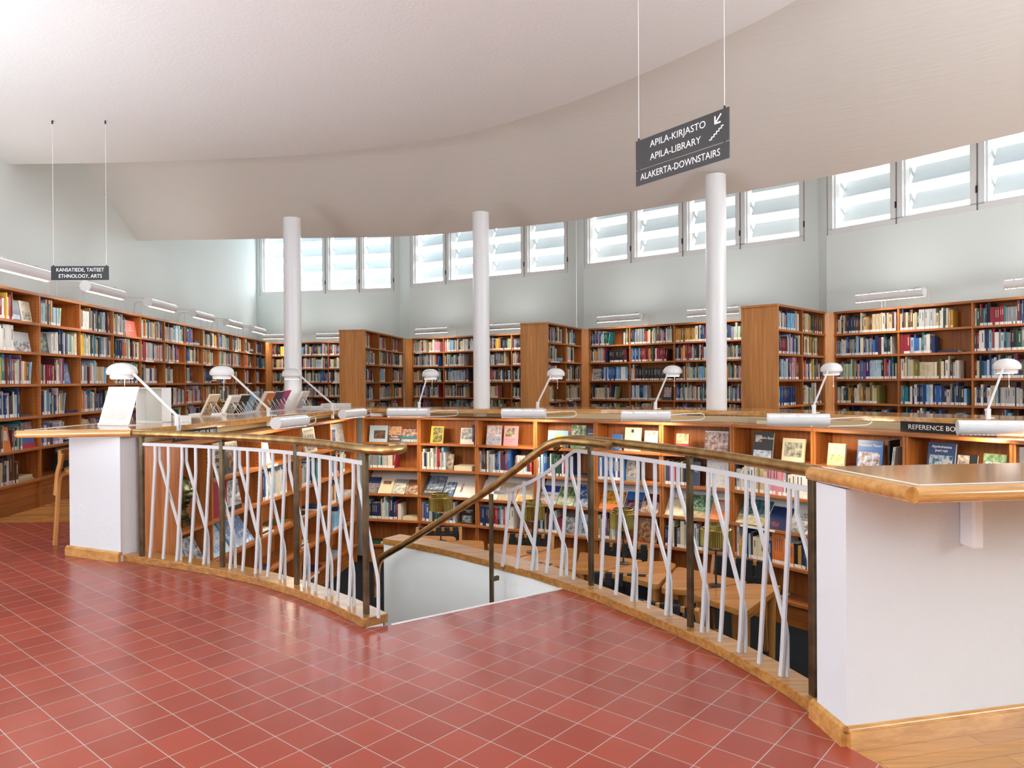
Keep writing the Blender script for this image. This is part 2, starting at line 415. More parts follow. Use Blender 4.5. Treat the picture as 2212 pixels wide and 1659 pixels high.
for (x, y) in ((-3.28, 5.475), (-3.12, 5.405), (-2.96, 5.335)):
    pass
# perimeter walls with clerestory windows
SILL, HEAD, TOPZ = 3.43, 5.25, 5.6
def wall_seg(P, u, s0, s1, w0, w1, npan, idx):
    v = (-u[1], u[0]); ang = math.atan2(u[1], u[0])
    mb = MB(); T = .22
    mb.box(s0, s1, 0, T, 0, SILL); mb.box(s0, s1, 0, T, HEAD, TOPZ)
    if w0 > s0 + .01: mb.box(s0, w0, 0, T, SILL, HEAD)
    if w1 < s1 - .01: mb.box(w1, s1, 0, T, SILL, HEAD)
    struct('wall_back', mb, 'wall', loc=(P[0], P[1], 0), rotz=ang)
    win = empty('window_%d' % idx, (P[0], P[1], 0), ang); win['kind'] = 'structure'
    pw = (w1 - w0) / npan
    fm = MB().box(w0, w1, .06, .14, SILL - .01, SILL + .04).box(w0, w1, .06, .14, HEAD - .04, HEAD)
    for k in range(npan + 1): fm.box(max(w0, w0 + k * pw - .035), min(w1, w0 + k * pw + .035), .06, .14, SILL, HEAD)
    obj('frame', fm, 'gloss_white', win)
    for k in range(npan):
        a, b = w0 + k * pw + .012, w0 + (k + 1) * pw - .012
        s = MB(); sw = .07
        s.box(a, b, .0, .055, SILL, SILL + sw + .02); s.box(a, b, 0, .055, HEAD - sw, HEAD)
        s.box(a, a + sw, 0, .055, SILL + sw, HEAD - sw); s.box(b - sw, b, 0, .055, SILL + sw, HEAD - sw)
        s.box(a + sw, a + sw + .022, .055, .16, SILL + sw, HEAD - sw); s.box(b - sw - .01, b - sw, .055, .16, SILL + sw, HEAD - sw)
        s.box(a + sw, b - sw, .055, .16, SILL + sw, SILL + sw + .02)
        so = obj('sash', s, 'gloss_white', win)
        obj('pane', MB().box(a + sw, b - sw, .028, .032, SILL + sw, HEAD - sw), 'glass', win)
        obj('hinge', MB().box(b - .004, b + .016, -.008, 0, SILL + .22, SILL + .31), 'dark', win)
        z = SILL + .23
        while z < HEAD - .1:
            l = MB(); l.bar((a + .05, .40, z + .125), (b + .02, .40, z + .125), .016, .30, side=(0, .85, -.53))
            l.bar((a + .045, .28, z + .2), (a + .045, .52, z + .05), .012, .05, side=(1, 0, 0))
            obj('louvre', l, 'louvre', win); z += .37
    return win
def opal():
    m = bpy.data.materials.new('opal_louvre'); m.use_nodes = True; n, l = m.node_tree.nodes, m.node_tree.links; n.clear()
    o = n.new('ShaderNodeOutputMaterial'); t = n.new('ShaderNodeBsdfTranslucent'); g = n.new('ShaderNodeBsdfDiffuse')
    t.inputs[0].default_value = (.66, .71, .74, 1); g.inputs[0].default_value = (.78, .82, .84, 1)
    mx = n.new('ShaderNodeMixShader'); mx.inputs[0].default_value = .45
    l.new(g.outputs[0], mx.inputs[1]); l.new(t.outputs[0], mx.inputs[2]); l.new(mx.outputs[0], o.inputs[0]); return m
M['louvre'] = opal()
wall_seg((-5.68, 17.73), (.977, -.21), -.85, 3.14, -.49, 2.99, 4, 1)
wall_seg((-2.01, 16.32), (.846, -.534), -.35, 3.88, -.32, 3.69, 4, 2)
wall_seg((1.635, 13.636), (.765, -.644), -.343, 3.97, -.33, 3.76, 4, 3)
wall_seg((4.858, 10.572), (.606, -.795), -.30, 5.6, -.29, 3.7, 4, 4)
def ret(a, b, c): struct('wall_back', MB().prism([a, b, c], 0, TOPZ), 'wall')
ret((-2.61, 17.07), (-2.306, 16.507), (-2.19, 16.75)); ret((1.273, 14.248), (1.373, 13.857), (1.5, 14.05)); ret((4.672, 11.08), (4.676, 10.81), (4.85, 10.95))
LW = [(-6.24, 17.86), (-5.28, 7.08), (-5.13, 5.0), (-6.4, -6)]
struct('wall_rear', MB().box(-6.6, 11, -6.3, -6.1, 0, TOPZ), 'rear')
struct('wall_right', MB().prism([(8.2, 6.15), (10.4, 2.0), (10.4, -6.1), (10.7, -6.1), (10.7, 2.1), (8.4, 6.3)], 0, 3.0), 'wall')
struct('wall_left', ribbon(LW, 0, -.2, 0, TOPZ), 'wall')
# ceilings
EDGE = c2([(-5.36, 7.79), (-3.94, 7.735), (-2.417, 7.572), (-1.407, 7.321), (-.452, 6.927), (.388, 6.263), (.991, 5.618), (1.457, 5.012), (1.773, 4.518), (2.2, 3.6), (2.7, 2.2), (3.3, 0), (4.4, -6)], 6)
struct('ceiling', MB().prism(EDGE + [(-6.35, -6), (-5.13, 5.0)], 3.65, 3.72), 'ceil')
struct('ceiling_edge', ribbon(EDGE, -.12, -.2, 3.72, 5.55), 'ceil')
LIP = [(-5.75, 10.98, 3.45), (-3.758, 10.88, 3.45), (-1.528, 10.739, 3.45), (-.424, 10.441, 3.47), (.932, 10.045, 3.52), (2.562, 9.142, 3.60), (3.478, 8.607, 3.65), (4.112, 8.131, 3.68), (5.105, 7.253, 3.75), (6.3, 6.0, 3.80), (7.6, 4.2, 3.85), (8.6, 2.0, 3.9)]
lp = catmull(LIP, 6); fl = [(p.x, p.y) for p in lp]
sl = MB(); rows = []
for d, dz in ((0, 0), (-.5, .20), (-1.0, .42), (-1.6, .70), (-2.3, 1.05), (-3.0, 1.45), (-3.4, 1.9)):
    of = offset(fl, d); rows.append([(x, y, p.z + dz) for (x, y), p in zip(of, lp)])
top = [[(x, y, z + .07) for x, y, z in r] for r in rows]
n = len(fl)
allr = rows[::-1] + top
for r in allr: sl.v += r
for i in range(len(allr) - 1):
    for k in range(n - 1):
        sl.f.append((i * n + k, (i + 1) * n + k, (i + 1) * n + k + 1, i * n + k + 1)); sl.c.append(None)
struct('ceiling_slope', sl, 'slope', smooth=True)
struct('roof', MB().box(-7.2, 11, -6.2, 19, TOPZ, TOPZ + .2), 'ceil')
for (x, y, r, z, lb) in ((-2.80, 9.32, .109, 3.40, 'white round column by the left leg of the worktop'), (-.388, 9.33, .106, 3.46, 'white round column behind the middle of the worktop'), (2.40, 8.55, .118, 3.70, 'white round column nearest the camera below the large sign')):
    struct('column', MB().lathe([(r, 0), (r, z)], 40, (x, y, 0)), 'column', smooth=True)

# ------------------------------------------------------------------ worktop ring
C_IN = [(-2.79, 5.33), (-2.66, 5.8), (-2.52, 6.7), (-2.34, 7.9), (-2.0, 9.58), (-1.14, 9.0), (-.26, 8.84), (1.05, 8.63), (2.15, 8.19), (2.62, 7.74), (3.2, 6.82), (3.73, 6.22), (4.08, 5.8), (4.2, 5.0), (3.95, 4.2), (3.2, 3.4), (2.05, 2.9), (1.165, 2.80)]
C_OUT = [(-3.58, 5.27), (-3.52, 6.2), (-3.38, 7.2), (-3.12, 9.0), (-2.75, 10.45), (-1.0, 9.8), (-.2, 9.62), (1.2, 9.4), (2.5, 8.92), (3.15, 8.27), (3.85, 7.32), (4.4, 6.67), (4.8, 6.0), (5.0, 5.0), (4.7, 4.0), (3.8, 3.1), (2.6, 2.50), (1.66, 2.33), (1.262, 2.275)]
wt = empty('worktop', (-2.79, 5.33, .94)); tag(wt, 'varnished oak worktop running round the sunken reading pit on white pedestals', 'worktop')
def to(mb, o):
    mb.v = [(x - o.location.x, y - o.location.y, z - o.location.z) for x, y, z in mb.v]; return mb
obj('top', to(MB().prism(C_IN + C_OUT[::-1], .912, .965), wt), 'oak', wt, bev=.004)
obj('nosing', to(MB().tube([(-2.775, 5.31, .94), (-3.56, 5.255, .94), (-3.60, 5.30, .94), (-3.535, 6.2, .94)], .027, 12), wt), 'oak', wt, smooth=True)
obj('nosing', to(MB().tube([(1.15, 2.80, .94), (1.155, 2.76, .94), (1.245, 2.265, .94)], .027, 12).tube([(1.245, 2.262, .94), (1.66, 2.315, .94), (2.6, 2.485, .94), (3.8, 3.08, .94)], .027, 12), wt), 'oak', wt, smooth=True)
inl = MB()
pp = [(1.19, 2.80, .9655), (1.285, 2.30, .9655), (1.66, 2.356, .9655), (2.6, 2.526, .9655)]
for i in range(3): inl.bar(pp[i], pp[i + 1], .007, .0016)
pp = [(-2.80, 5.36, .9655), (-3.55, 5.305, .9655), (-3.49, 6.2, .9655)]
for i in range(2): inl.bar(pp[i], pp[i + 1], .007, .0016)
obj('inlay_line', to(inl, wt), 'paper', wt)
obj('bracket', to(MB().box(1.645, 1.683, 2.60, 2.685, .69, .915), wt), 'white', wt, bev=.008)

# ------------------------------------------------------------------ railings
def baluster_set(root, pts, ztop, zb, nb, diag=True, org=None, tail=0):
    """nb bars spread between the two posts pts[0], pts[-1] (plan curve), ztop/zb callables of the 0..1 position"""
    L = [0]
    for i in range(len(pts) - 1): L.append(L[-1] + (Vector(pts[i + 1]) - Vector(pts[i])).length)
    def at(t):
        s = t * L[-1]
        for i in range(len(pts) - 1):
            if s <= L[i + 1] or i == len(pts) - 2:
                d = (Vector(pts[i + 1]) - Vector(pts[i])).normalized(); return Vector(pts[i]) + d * (s - L[i]), d
    ox, oy = org
    gap = 1.0 / (nb + 1)
    for k in range(nb):
        t = gap * (k + 1); p, d = at(t); nrm = Vector((-d.y, d.x)); zt, z0 = ztop(t), zb(t); h = zt - z0
        if diag is None: lo = .055
        else: lo = .055
        f = .13 if k % 2 == 0 else .22
        q = lambda sh, off, z: (p.x + d.x * sh + nrm.x * off - ox, p.y + d.y * sh + nrm.y * off - oy, z)
        obj('baluster', MB().strip([q(.006, 0, zt), q(.006, 0, z0 + h * (1 - f)), q(-lo * .8, 0, z0 + h * .11), q(-lo, 0, z0)], (d.x, d.y, 0), .021, .010), 'rail_white', root)
        if diag and k % 2 == 0:
            D = gap * L[-1] * 1.52; o = .02
            last = t + 1.52 * gap > 1.02 and tail
            obj('baluster', MB().strip([q(.026, o, zt - .004), q(.026, o, z0 + h * .86), q(.026 + D * .96, o, z0 + h * .27), q(.026 + D, o, z0 + h * .22), q(.026 + D, o, z0)], (d.x, d.y, 0), .020, .010), 'rail_white', root)
def post(root, p, z0, z1, d, org, wide=.034):
    x, y = p[0] - org[0], p[1] - org[1]
    m = MB(); m.bar((x, y, z0), (x, y, z1), wide, .022, side=(d[0], d[1], 0))
    m.bar((x - d[0] * .02, y - d[1] * .02, z1 - .004), (x + d[0] * .02, y + d[1] * .02, z1 - .004), .03, .012)
    obj('post', m, 'bronze', root, bev=.002)
def seg(curve, a, b): return [p for p in curve if True][a:b + 1]
# left railing
PL = [(-2.69, 5.285), (-1.977, 4.955), (-1.343, 4.52), (-.795, 3.935)]
org = (-2.69, 5.285)
rl = empty('railing', (*org, 0)); tag(rl, 'curved brass railing with white bent balusters left of the stairs', 'railing')
cl = c2([(-2.80, 5.34)] + PL + [(-.66, 3.80)], 10)
g = lambda i: cl[10 + 10 * i: 21 + 10 * i]
for i, p in enumerate(PL):
    a, b = cl[9 + 10 * i], cl[11 + 10 * i]; d = Vector((b[0] - a[0], b[1] - a[1])).normalized()
    post(rl, p, .045, .915, d, org)
for i in range(3):
    c = g(i); baluster_set(rl, c, lambda t: .862, lambda t: .046, 5, True, org)
    obj('top_rail', MB().strip([(x - org[0], y - org[1], .862) for x, y in c], (0, 0, 1), .022, .013), 'rail_white', rl)
hp = [(-2.80, 5.345, .938)] + [(x, y, .938) for x, y in cl[6:41:2]] + [(-.70, 3.865, .938), (-.64, 3.86, .939), (-.60, 3.90, .941), (-.595, 3.955, .943), (-.625, 4.0, .944), (-.67, 4.02, .944)]
obj('handrail', MB().tube([(x - org[0], y - org[1], z) for x, y, z in catmull(hp, 4)], .0255, 14), 'brass', rl, smooth=True)
# right railing
PR = [(.478, 4.462), (.90, 3.70), (1.188, 2.885)]
org = (1.188, 2.885)
rr = empty('railing', (*org, 0)); tag(rr, 'curved brass railing with white bent balusters right of the stairs', 'railing')
cr_ = c2([(.18, 4.86)] + PR + [(1.21, 2.72)], 10)
for i, p in enumerate(PR):
    a, b = cr_[9 + 10 * i], cr_[11 + 10 * i]; d = Vector((b[0] - a[0], b[1] - a[1])).normalized()
    post(rr, p, .045, .915, d, org, .033)
for i in range(2):
    c = cr_[10 + 10 * i: 21 + 10 * i]; baluster_set(rr, c, lambda t: .862, lambda t: .046, 5, True, org)
    obj('top_rail', MB().strip([(x - org[0], y - org[1], .862) for x, y in c], (0, 0, 1), .022, .013), 'rail_white', rr)
hp = [(1.20, 2.77, .938), (1.196, 2.83, .938)] + [(x, y, .938) for x, y in cr_[31:9:-3]] + [(.40, 4.585, .936), (.34, 4.67, .92), (.31, 4.72, .895), (.285, 4.76, .865)]
obj('handrail', MB().tube([(x - org[0], y - org[1], z) for x, y, z in catmull(hp, 4)], .0255, 14), 'brass', rr, smooth=True)
# sloping lower part along the stair wall cap
SP = (-.125, 4.97)
sc = c2([SP, (.10, 4.765), (.30, 4.56), (.478, 4.462)], 8)
sc = c2([SP, (.155, 4.80), (.33, 4.66), (.478, 4.462)], 8)
def slz(t): return .545 + (.862 - .545) * min(1, max(0, (t - .08) / .72))
baluster_set(rr, sc, slz, lambda t: .046, 6, True, org)
N = len(sc)
obj('top_rail', MB().strip([(x - org[0], y - org[1], slz(i / (N - 1))) for i, (x, y) in enumerate(sc)], (0, 0, 1), .022, .013), 'rail_white', rr)
mp_ = MB(); ax, ay = SP[0] - .02 - org[0], SP[1] - .075 - org[1]
mp_.bar((ax, ay, -.9), (ax, ay, .545), .026, .02, side=(.75, -.66, 0)); mp_.bar((ax, ay, -.03), (ax + .045, ay + .04, -.03), .02, .03)
obj('post', mp_, 'bronze', rr, bev=.002)
# stair handrail
org = (.555, 4.185)
sh = empty('stair_handrail', (*org, 0)); tag(sh, 'brass stair handrail sloping down in front of the white stair wall', 'handrail')
hp = [(.555, 4.185, .93), (.47, 4.32, .932), (.38, 4.42, .934), (.30, 4.49, .932), (.22, 4.55, .90), (.10, 4.65, .80), (-.14, 4.86, .592), (-.45, 5.12, .36), (-.75, 5.375, .135), (-.98, 5.575, -.025), (-1.03, 5.615, -.075), (-1.05, 5.63, -.14), (-1.055, 5.635, -.22), (-1.055, 5.635, -.36)]
obj('pipe', MB().tube([(x - org[0], y - org[1], z) for x, y, z in catmull(hp, 5)], [.0265] * 15 + [.0255 - .0000 * i for i in range(51)], 14), 'brass', sh, smooth=True)
obj('bracket', MB().bar((.30 - org[0], 4.49 - org[1], .905), (.33 - org[0], 4.63 - org[1], .88), .012, .02), 'brass', sh)

# ------------------------------------------------------------------ bookcases
def srgb(h):
    c = [int(h[i:i + 2], 16) / 255 for i in (0, 2, 4)]
    return tuple(x / 12.92 if x < .04045 else ((x + .055) / 1.055) ** 2.4 for x in c)
COLS = {k: srgb(v) for k, v in {'white': 'e2e0dc', 'cream': 'ddd2b4', 'beige': 'bfae8c', 'pale grey': 'b4b6b4', 'grey': '80868a', 'charcoal': '3a3e44', 'black': '1c1d21', 'navy blue': '20305c', 'dark blue': '24406f', 'blue': '2f66ae', 'sky blue': '7db4d8', 'pale blue': 'a9c3d4', 'teal': '24808a', 'dark green': '25503f', 'green': '3c8a52', 'olive': '77763a', 'pale green': 'b3c9a6', 'yellow': 'e0bb3c', 'mustard': 'b98a34', 'orange': 'd9793a', 'red': 'b53037', 'crimson': '8e2437', 'maroon': '5b242c', 'brown': '674632', 'pink': 'd590a0', 'magenta': 'b53c78', 'purple': '6d4a86', 'lilac': 'a595c0', 'coral': 'dc6f63'}.items()}
PAL = {'mix': 'white white white white cream cream cream beige beige pale_grey pale_grey grey grey charcoal charcoal black black black navy_blue navy_blue dark_blue dark_blue blue sky_blue pale_blue pale_blue teal dark_green olive pale_green yellow mustard orange red crimson maroon brown brown pink purple lilac',
       'dark': 'black charcoal navy_blue navy_blue dark_blue dark_blue blue pale_blue grey white white cream dark_green maroon crimson sky_blue pale_grey teal',
       'old': 'cream cream beige beige brown olive dark_green mustard white maroon pale_grey navy_blue brown',
       'light': 'white white white cream cream pale_grey pale_blue beige sky_blue red charcoal navy_blue pink',
       'blue': 'blue dark_blue navy_blue sky_blue white', 'navyred': 'navy_blue navy_blue navy_blue dark_blue maroon crimson red', 'black': 'black charcoal black', 'red': 'crimson red maroon', 'gold': 'mustard brown mustard'}
PAL = {k: [c.replace('_', ' ') for c in v.split()] for k, v in PAL.items()}
BOOKS = []     # upright and stacked books, built below
FACES = []     # face-out books
ENDS = []
ORD = ['first', 'second', 'third', 'fourth', 'fifth', 'sixth', 'seventh', 'eighth', 'ninth', 'tenth', 'eleventh', 'twelfth', 'thirteenth', 'fourteenth', 'fifteenth', 'sixteenth', 'seventeenth', 'eighteenth', 'nineteenth', 'twentieth']
def ordw(i): return ORD[i] if i < 20 else ('twenty-' + ORD[i - 20] if i < 29 else ('thirtieth' if i == 29 else 'thirty-' + ORD[min(i - 30, 8)]))
ROWN = ['top shelf', 'second shelf', 'third shelf', 'fourth shelf', 'fifth shelf', 'bottom shelf']
class Fr:
    def __init__(s, A, u): s.A = A; L = math.hypot(*u); s.u = (u[0] / L, u[1] / L); s.v = (-s.u[1], s.u[0]); s.ang = math.atan2(s.u[1], s.u[0])
    def w(s, x, y, z): return (s.A[0] + s.u[0] * x + s.v[0] * y, s.A[1] + s.u[1] * x + s.v[1] * y, z)
def compartment(fr, x0, x1, z, hmax, spec, rnd, where, depth):
    """fill one shelf compartment left to right"""
    W = x1 - x0; x = x0 + .006; cnt = 0
    for k, sp in enumerate(spec):
        kind, frac = sp[0], sp[1]
        if kind == 'g': x += frac * W; continue
        if kind == 'b':
            pal = PAL[sp[2]] if len(sp) > 2 else PAL['mix']; end = min(x + frac * W, x1 - .008); serie = None
            uni = sp[2] in ('black', 'red', 'gold', 'blue', 'navyred') if len(sp) > 2 else False
            hb = rnd.uniform(.72, .86) * hmax
            while True:
                if serie and serie[0] > 0: serie[0] -= 1; t, h, d, c = serie[1:]
                else:
                    serie = None
                    t = rnd.choice((.010, .014, .016, .018, .020, .022, .024, .026, .030, .034, .042)) * (1.0 if not uni else 1)
                    h = min(hmax - .012, rnd.choice((.20, .21, .215, .22, .23, .24, .25, .26, .285)) * rnd.uniform(.97, 1.03)); d = rnd.uniform(.14, .2); c = rnd.choice(pal)
                    if uni: t, h = .024, hb
                    if rnd.random() < .07: serie = [rnd.randint(2, 5), t, h, d, c]
                if x + t > end: break
                BOOKS.append(dict(fr=fr, x=x, y=.012 + rnd.uniform(0, .022), z=z, t=t - .0012, h=h, d=min(d, depth - .05), c=c, lean=0, wh=where, i=cnt, lab=rnd.random() < .85, band=rnd.random(), flat=0)); cnt += 1
                x += t
            nxt = spec[k + 1][0] if k + 1 < len(spec) else 'g'
            if nxt == 'g' and x < x1 - .12:
                if rnd.random() < .28:
                    t = rnd.choice((.016, .02, .026)); h = rnd.uniform(.2, .25)
                    BOOKS.append(dict(fr=fr, x=x + .004, y=.02, z=z, t=t, h=h, d=.16, c=rnd.choice(pal), lean=rnd.uniform(.10, .22), wh=where, i=cnt, lab=True, band=.2, flat=0)); cnt += 1; x += t + .05
                elif rnd.random() < .45: ENDS.append((fr, x + .002, z, where)); x += .004
        elif kind == 's':
            zz = z; w_ = min(frac * W, .27)
            for q in range(sp[2]):
                t = rnd.choice((.014, .018, .024, .032)) if len(sp) < 4 else sp[3]; ww = w_ * rnd.uniform(.85, 1)
                BOOKS.append(dict(fr=fr, x=x + rnd.uniform(0, .01), y=.03, z=zz, t=ww, h=t, d=.19, c=rnd.choice(PAL[sp[4]] if len(sp) > 4 else PAL['mix']), lean=0, wh=where, i=cnt, lab=False, band=1, flat=1)); cnt += 1
                zz += t + .0005
            x += frac * W
        elif kind == 'f':
            FACES.append(dict(fr=fr, x=x + frac * W / 2, y=sp[4] if len(sp) > 4 else .05, z=z, w=frac * W * .93, h=min(sp[2], hmax - .01), tilt=sp[5] if len(sp) > 5 else .16, d=sp[3], t=sp[6] if len(sp) > 6 else .022)); x += frac * W
def rspec(rnd, pal='mix'):
    r = rnd.random()
    if r < .40: return [('b', 1, pal)]
    if r < .62: return [('b', rnd.uniform(.6, .85), pal), ('g', .2)]
    if r < .80: return [('b', rnd.uniform(.35, .6), pal), ('g', .4)]
    if r < .90: return [('b', rnd.uniform(.4, .6), pal), ('g', .03), ('s', .33, rnd.randint(1, 4))]
    return [('b', .55, pal), ('g', .03), ('f', .2, .22, random_cover(rnd)), ('g', .2)]
def random_cover(rnd):
    c = rnd.choice(list(COLS)); a, b, d = (COLS[rnd.choice(PAL['mix'])] for _ in range(3))
    return (c, 'book with a small printed picture', [(.1, .9, .15, .6, (a, b, d))], [])
def shelf_unit(label, A, u, cols, tops, ztop, base, depth, where, specs, pal, seed, group=None, colname='column', pegs=True, fin=0, rows=None):
    rnd = random.Random(seed); fr = Fr(A, u); W = sum(cols); E = .022
    root = empty('bookcase', (A[0], A[1], base), fr.ang); tag(root, label, 'bookcase', group)
    zl = lambda z: z - base
    obj('top_board', MB().box(0, W, -.012, depth + .02, zl(ztop) - .03, zl(ztop)).box(0, W, -.014, -.0125, zl(ztop) - .027, zl(ztop) - .003), 'edge', root, bev=.002)
    obj('back_panel', MB().box(0, W, depth, depth + .018, 0, zl(ztop) - .03), 'teak_v', root)
    obj('plinth', MB().box(0, W, .03, depth, 0, zl(tops[-1]) - .026), 'teak_h', root)
    x = 0; xs = [0]
    for c in cols: x += c; xs.append(x)
    for k, x in enumerate(xs):
        a = max(0, x - E / 2) if k < len(xs) - 1 else x - E
        if k == 0: a = 0
        obj('side_panel', MB().box(a, a + E, 0, depth, 0, zl(ztop) - .03), 'teak_v', root)
        if pegs and 0 < k:
            pm = MB()
            for r in range(len(tops)):
                zt = tops[r - 1] - .03 if r else ztop - .03; zz = tops[r] + .03
                while zz < zt - .02: pm.box(a - .0012, a + .0002, .035, .043, zl(zz), zl(zz) + .008); zz += .034
            obj('peg_hole_row', pm, 'hole', root)
    for r, zt in enumerate(tops):
        for k in range(len(cols)):
            b = MB().box(xs[k] + (E if k == 0 else E / 2), xs[k + 1] - (E / 2 if k < len(cols) - 1 else E), .0, depth, zl(zt) - .026, zl(zt))
            b.box(xs[k] + .001, xs[k + 1] - .001, -.012, 0, zl(zt) - .028, zl(zt))
            obj('shelf', b, 'edge', root, bev=.0015)
            if rnd.random() < .10: obj('label_strip', MB().box(xs[k] + .1, xs[k] + .1 + rnd.uniform(.15, .4), -.0145, -.0125, zl(zt) - .026, zl(zt) - .004), 'paper', root)
    if fin:
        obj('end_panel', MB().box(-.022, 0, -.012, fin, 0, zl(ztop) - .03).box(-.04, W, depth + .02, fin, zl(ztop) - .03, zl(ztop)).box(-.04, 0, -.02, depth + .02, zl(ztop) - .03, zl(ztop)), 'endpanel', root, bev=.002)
        obj('back_panel', MB().box(0, W, fin - .018, fin, 0, zl(ztop) - .03), 'teak_v', root)
    for r, zt in enumerate(tops):
        if rows is not None and r not in rows: continue
        hm = ((tops[r - 1] - .028) if r else ztop - .03) - zt
        for k in range(len(cols)):
            sp = specs.get((k, r)) or rspec(rnd, pal)
            wh = '%s, %s' % (ROWN[r], where if len(cols) == 1 else '%s column, %s' % (ordw(k - colname) if isinstance(colname, int) else ordw(k), where))
            compartment(fr, xs[k] + E / 2, xs[k + 1] - E / 2, zt, hm, sp, rnd, wh, depth)
    return root, fr, xs
K = COLS
def cov(c, desc, pics=(), txt=()): return (c, desc, list(pics), list(txt))
GREY3 = ((.05, .05, .055), (.30, .30, .31), (.7, .7, .7))
UPT = [1.945, 1.635, 1.305, .97, .64, .31]
# long bookcase on the left wall (column 0 lies outside the frame)
c_navy = cov('dark blue', 'book with a white title block', [(.08, .92, .08, .3, ((.75, .78, .85), (.3, .4, .6)))])
c_cream = cov('cream', 'book with a black ink drawing', [(.2, .85, .12, .5, ((.03, .03, .03), (.72, .68, .55))), (.12, .5, .72, .92, ((.6, .25, .25), (.8, .78, .7)))])
c_grey = cov('pale grey', 'book with a grey landscape photograph', [(0, 1, 0, .52, GREY3)])
c_dteal = cov('charcoal', 'book with a yellow glow on its cover', [(.1, .9, .12, .95, ((.02, .03, .04), (.08, .14, .16), (.5, .45, .15)))])
c_red = cov('coral', 'book with a white title', [], [('Taide\nvanhin\nvartiointia', .035, .5, .55, 'letters')])
c_bl = cov('blue', 'book with yellow buds on its cover', [(.1, .9, .05, .9, ((.10, .19, .45), (.13, .24, .5), (.5, .45, .16)))])
c_wh = cov('white', 'plain folder', [])
c_or = cov('orange', 'book with a pale panel', [(.25, .8, .45, .85, ((.75, .72, .68), (.6, .5, .45)))])
c_rb = cov('red', 'book with red and blue figures', [(0, 1, .5, 1, ((.5, .03, .05), (.55, .3, .1), (.06, .08, .2), (.3, .3, .4))), (0, 1, .18, .45, ((.05, .1, .35), (.08, .14, .4)))])
LS = {(1, 0): [('b', .52, 'mix'), ('f', .21, .215, c_navy), ('f', .25, .22, c_cream)], (2, 0): [('b', .5, 'mix'), ('g', .5)], (3, 0): [('b', 1)], (4, 0): [('b', .42), ('g', .06), ('f', .45, .22, c_red), ('g', .05)], (5, 0): [('b', 1, 'mix')], (7, 0): [('b', .5), ('g', .1), ('s', .35, 3)],
      (1, 1): [('b', .52), ('f', .45, .205, c_grey)], (2, 1): [('g', .08), ('f', .24, .215, c_dteal), ('b', .68)], (3, 1): [('b', 1)], (4, 1): [('s', .1, 2), ('b', .9)], (5, 1): [('b', 1, 'light')],
      (1, 2): [('b', .80), ('g', .2)], (2, 2): [('b', .66), ('f', .23, .235, c_bl), ('g', .1)], (3, 2): [('b', .78), ('g', .2)], (4, 2): [('b', .95)],
      (1, 3): [('b', .60), ('g', .02), ('s', .2, 1)], (2, 3): [('b', .58), ('g', .02), ('s', .36, 1, .025, 'blue')], (3, 3): [('b', .8)],
      (1, 4): [('f', .2, .275, c_wh, .02), ('b', .06), ('f', .17, .24, c_or, .02), ('b', .22), ('f', .31, .27, c_rb, .02)], (2, 4): [('b', .58), ('g', .03), ('s', .36, 3, .016)],
      (1, 5): [('b', .55), ('g', .02), ('s', .40, 3, .018)], (2, 5): [('g', .7), ('b', .25, 'dark')]}
for k in range(0, 13):
    for r in range(6): LS.setdefault((k, r), None)
LS = {k: v for k, v in LS.items() if v}
uL = Vector((-.073, 1)).normalized()
A0 = (-4.947 + .073 * 1.0, 6.896 - .82)
shelf_unit('long teak bookcase along the left wall, full of books', A0, uL, [.82 * 1.0027] * 13, UPT, 2.26, 0, .30, 'left wall bookcase', LS, 'mix', 11, 'teak bookcases around the walls', colname=1)
shelf_unit('teak bookcase in the far left corner beside the first fin', (-5.75, 17.42), (.977, -.21), [.735] * 4, UPT, 2.26, 0, .28, 'corner bookcase', {}, 'mix', 21, 'teak bookcases around the walls')
B2 = {(0, 0): [('b', .42, 'light'), ('g', .1), ('b', .2, 'old'), ('b', .2, 'light')], (1, 0): [('b', .9, 'light')], (0, 2): [('b', .95)], (0, 1): [('b', .8)]}
shelf_unit('teak wall bookcase between the first and second fins, partly behind the middle column', (-2.19, 16.03), (.846, -.534), [.86] * 4, UPT, 2.26, 0, .28, 'middle left bookcase', B2, 'mix', 31, 'teak bookcases around the walls')
B3 = {(0, 0): [('b', .45, 'dark'), ('g', .32), ('b', .2, 'old')], (1, 0): [('b', .97, 'mix')], (2, 0): [('b', .45, 'gold'), ('b', .55, 'dark')], (0, 1): [('b', .46), ('g', .06), ('b', .36, 'black'), ('b', .1, 'red')],
      (1, 1): [('b', .22, 'blue'), ('b', .24, 'red'), ('b', .2, 'mix'), ('b', .2, 'red'), ('g', .1)], (0, 2): [('f', .28, .22, cov('white', 'book with two dark circles', [(.1, .9, .1, .7, ((.1, .1, .14), (.75, .75, .76)))])), ('b', .7, 'blue')], (1, 2): [('b', .14, 'mix'), ('b', .84, 'black')],
      (0, 3): [('b', .6), ('g', .06), ('s', .3, 1)], (1, 3): [('b', .38, 'blue'), ('g', .03), ('s', .3, 1, .03, 'light'), ('f', .22, .24, cov('charcoal', 'book with white and red lettering', [(.1, .9, .2, .9, ((.02, .02, .02), (.7, .7, .7), (.6, .1, .08)))]))]}
shelf_unit('teak wall bookcase between the second and third fins, behind the right column', (1.416, 13.376), (.765, -.644), [.86] * 4, UPT, 2.26, 0, .28, 'middle right bookcase', B3, 'mix', 41, 'teak bookcases around the walls')
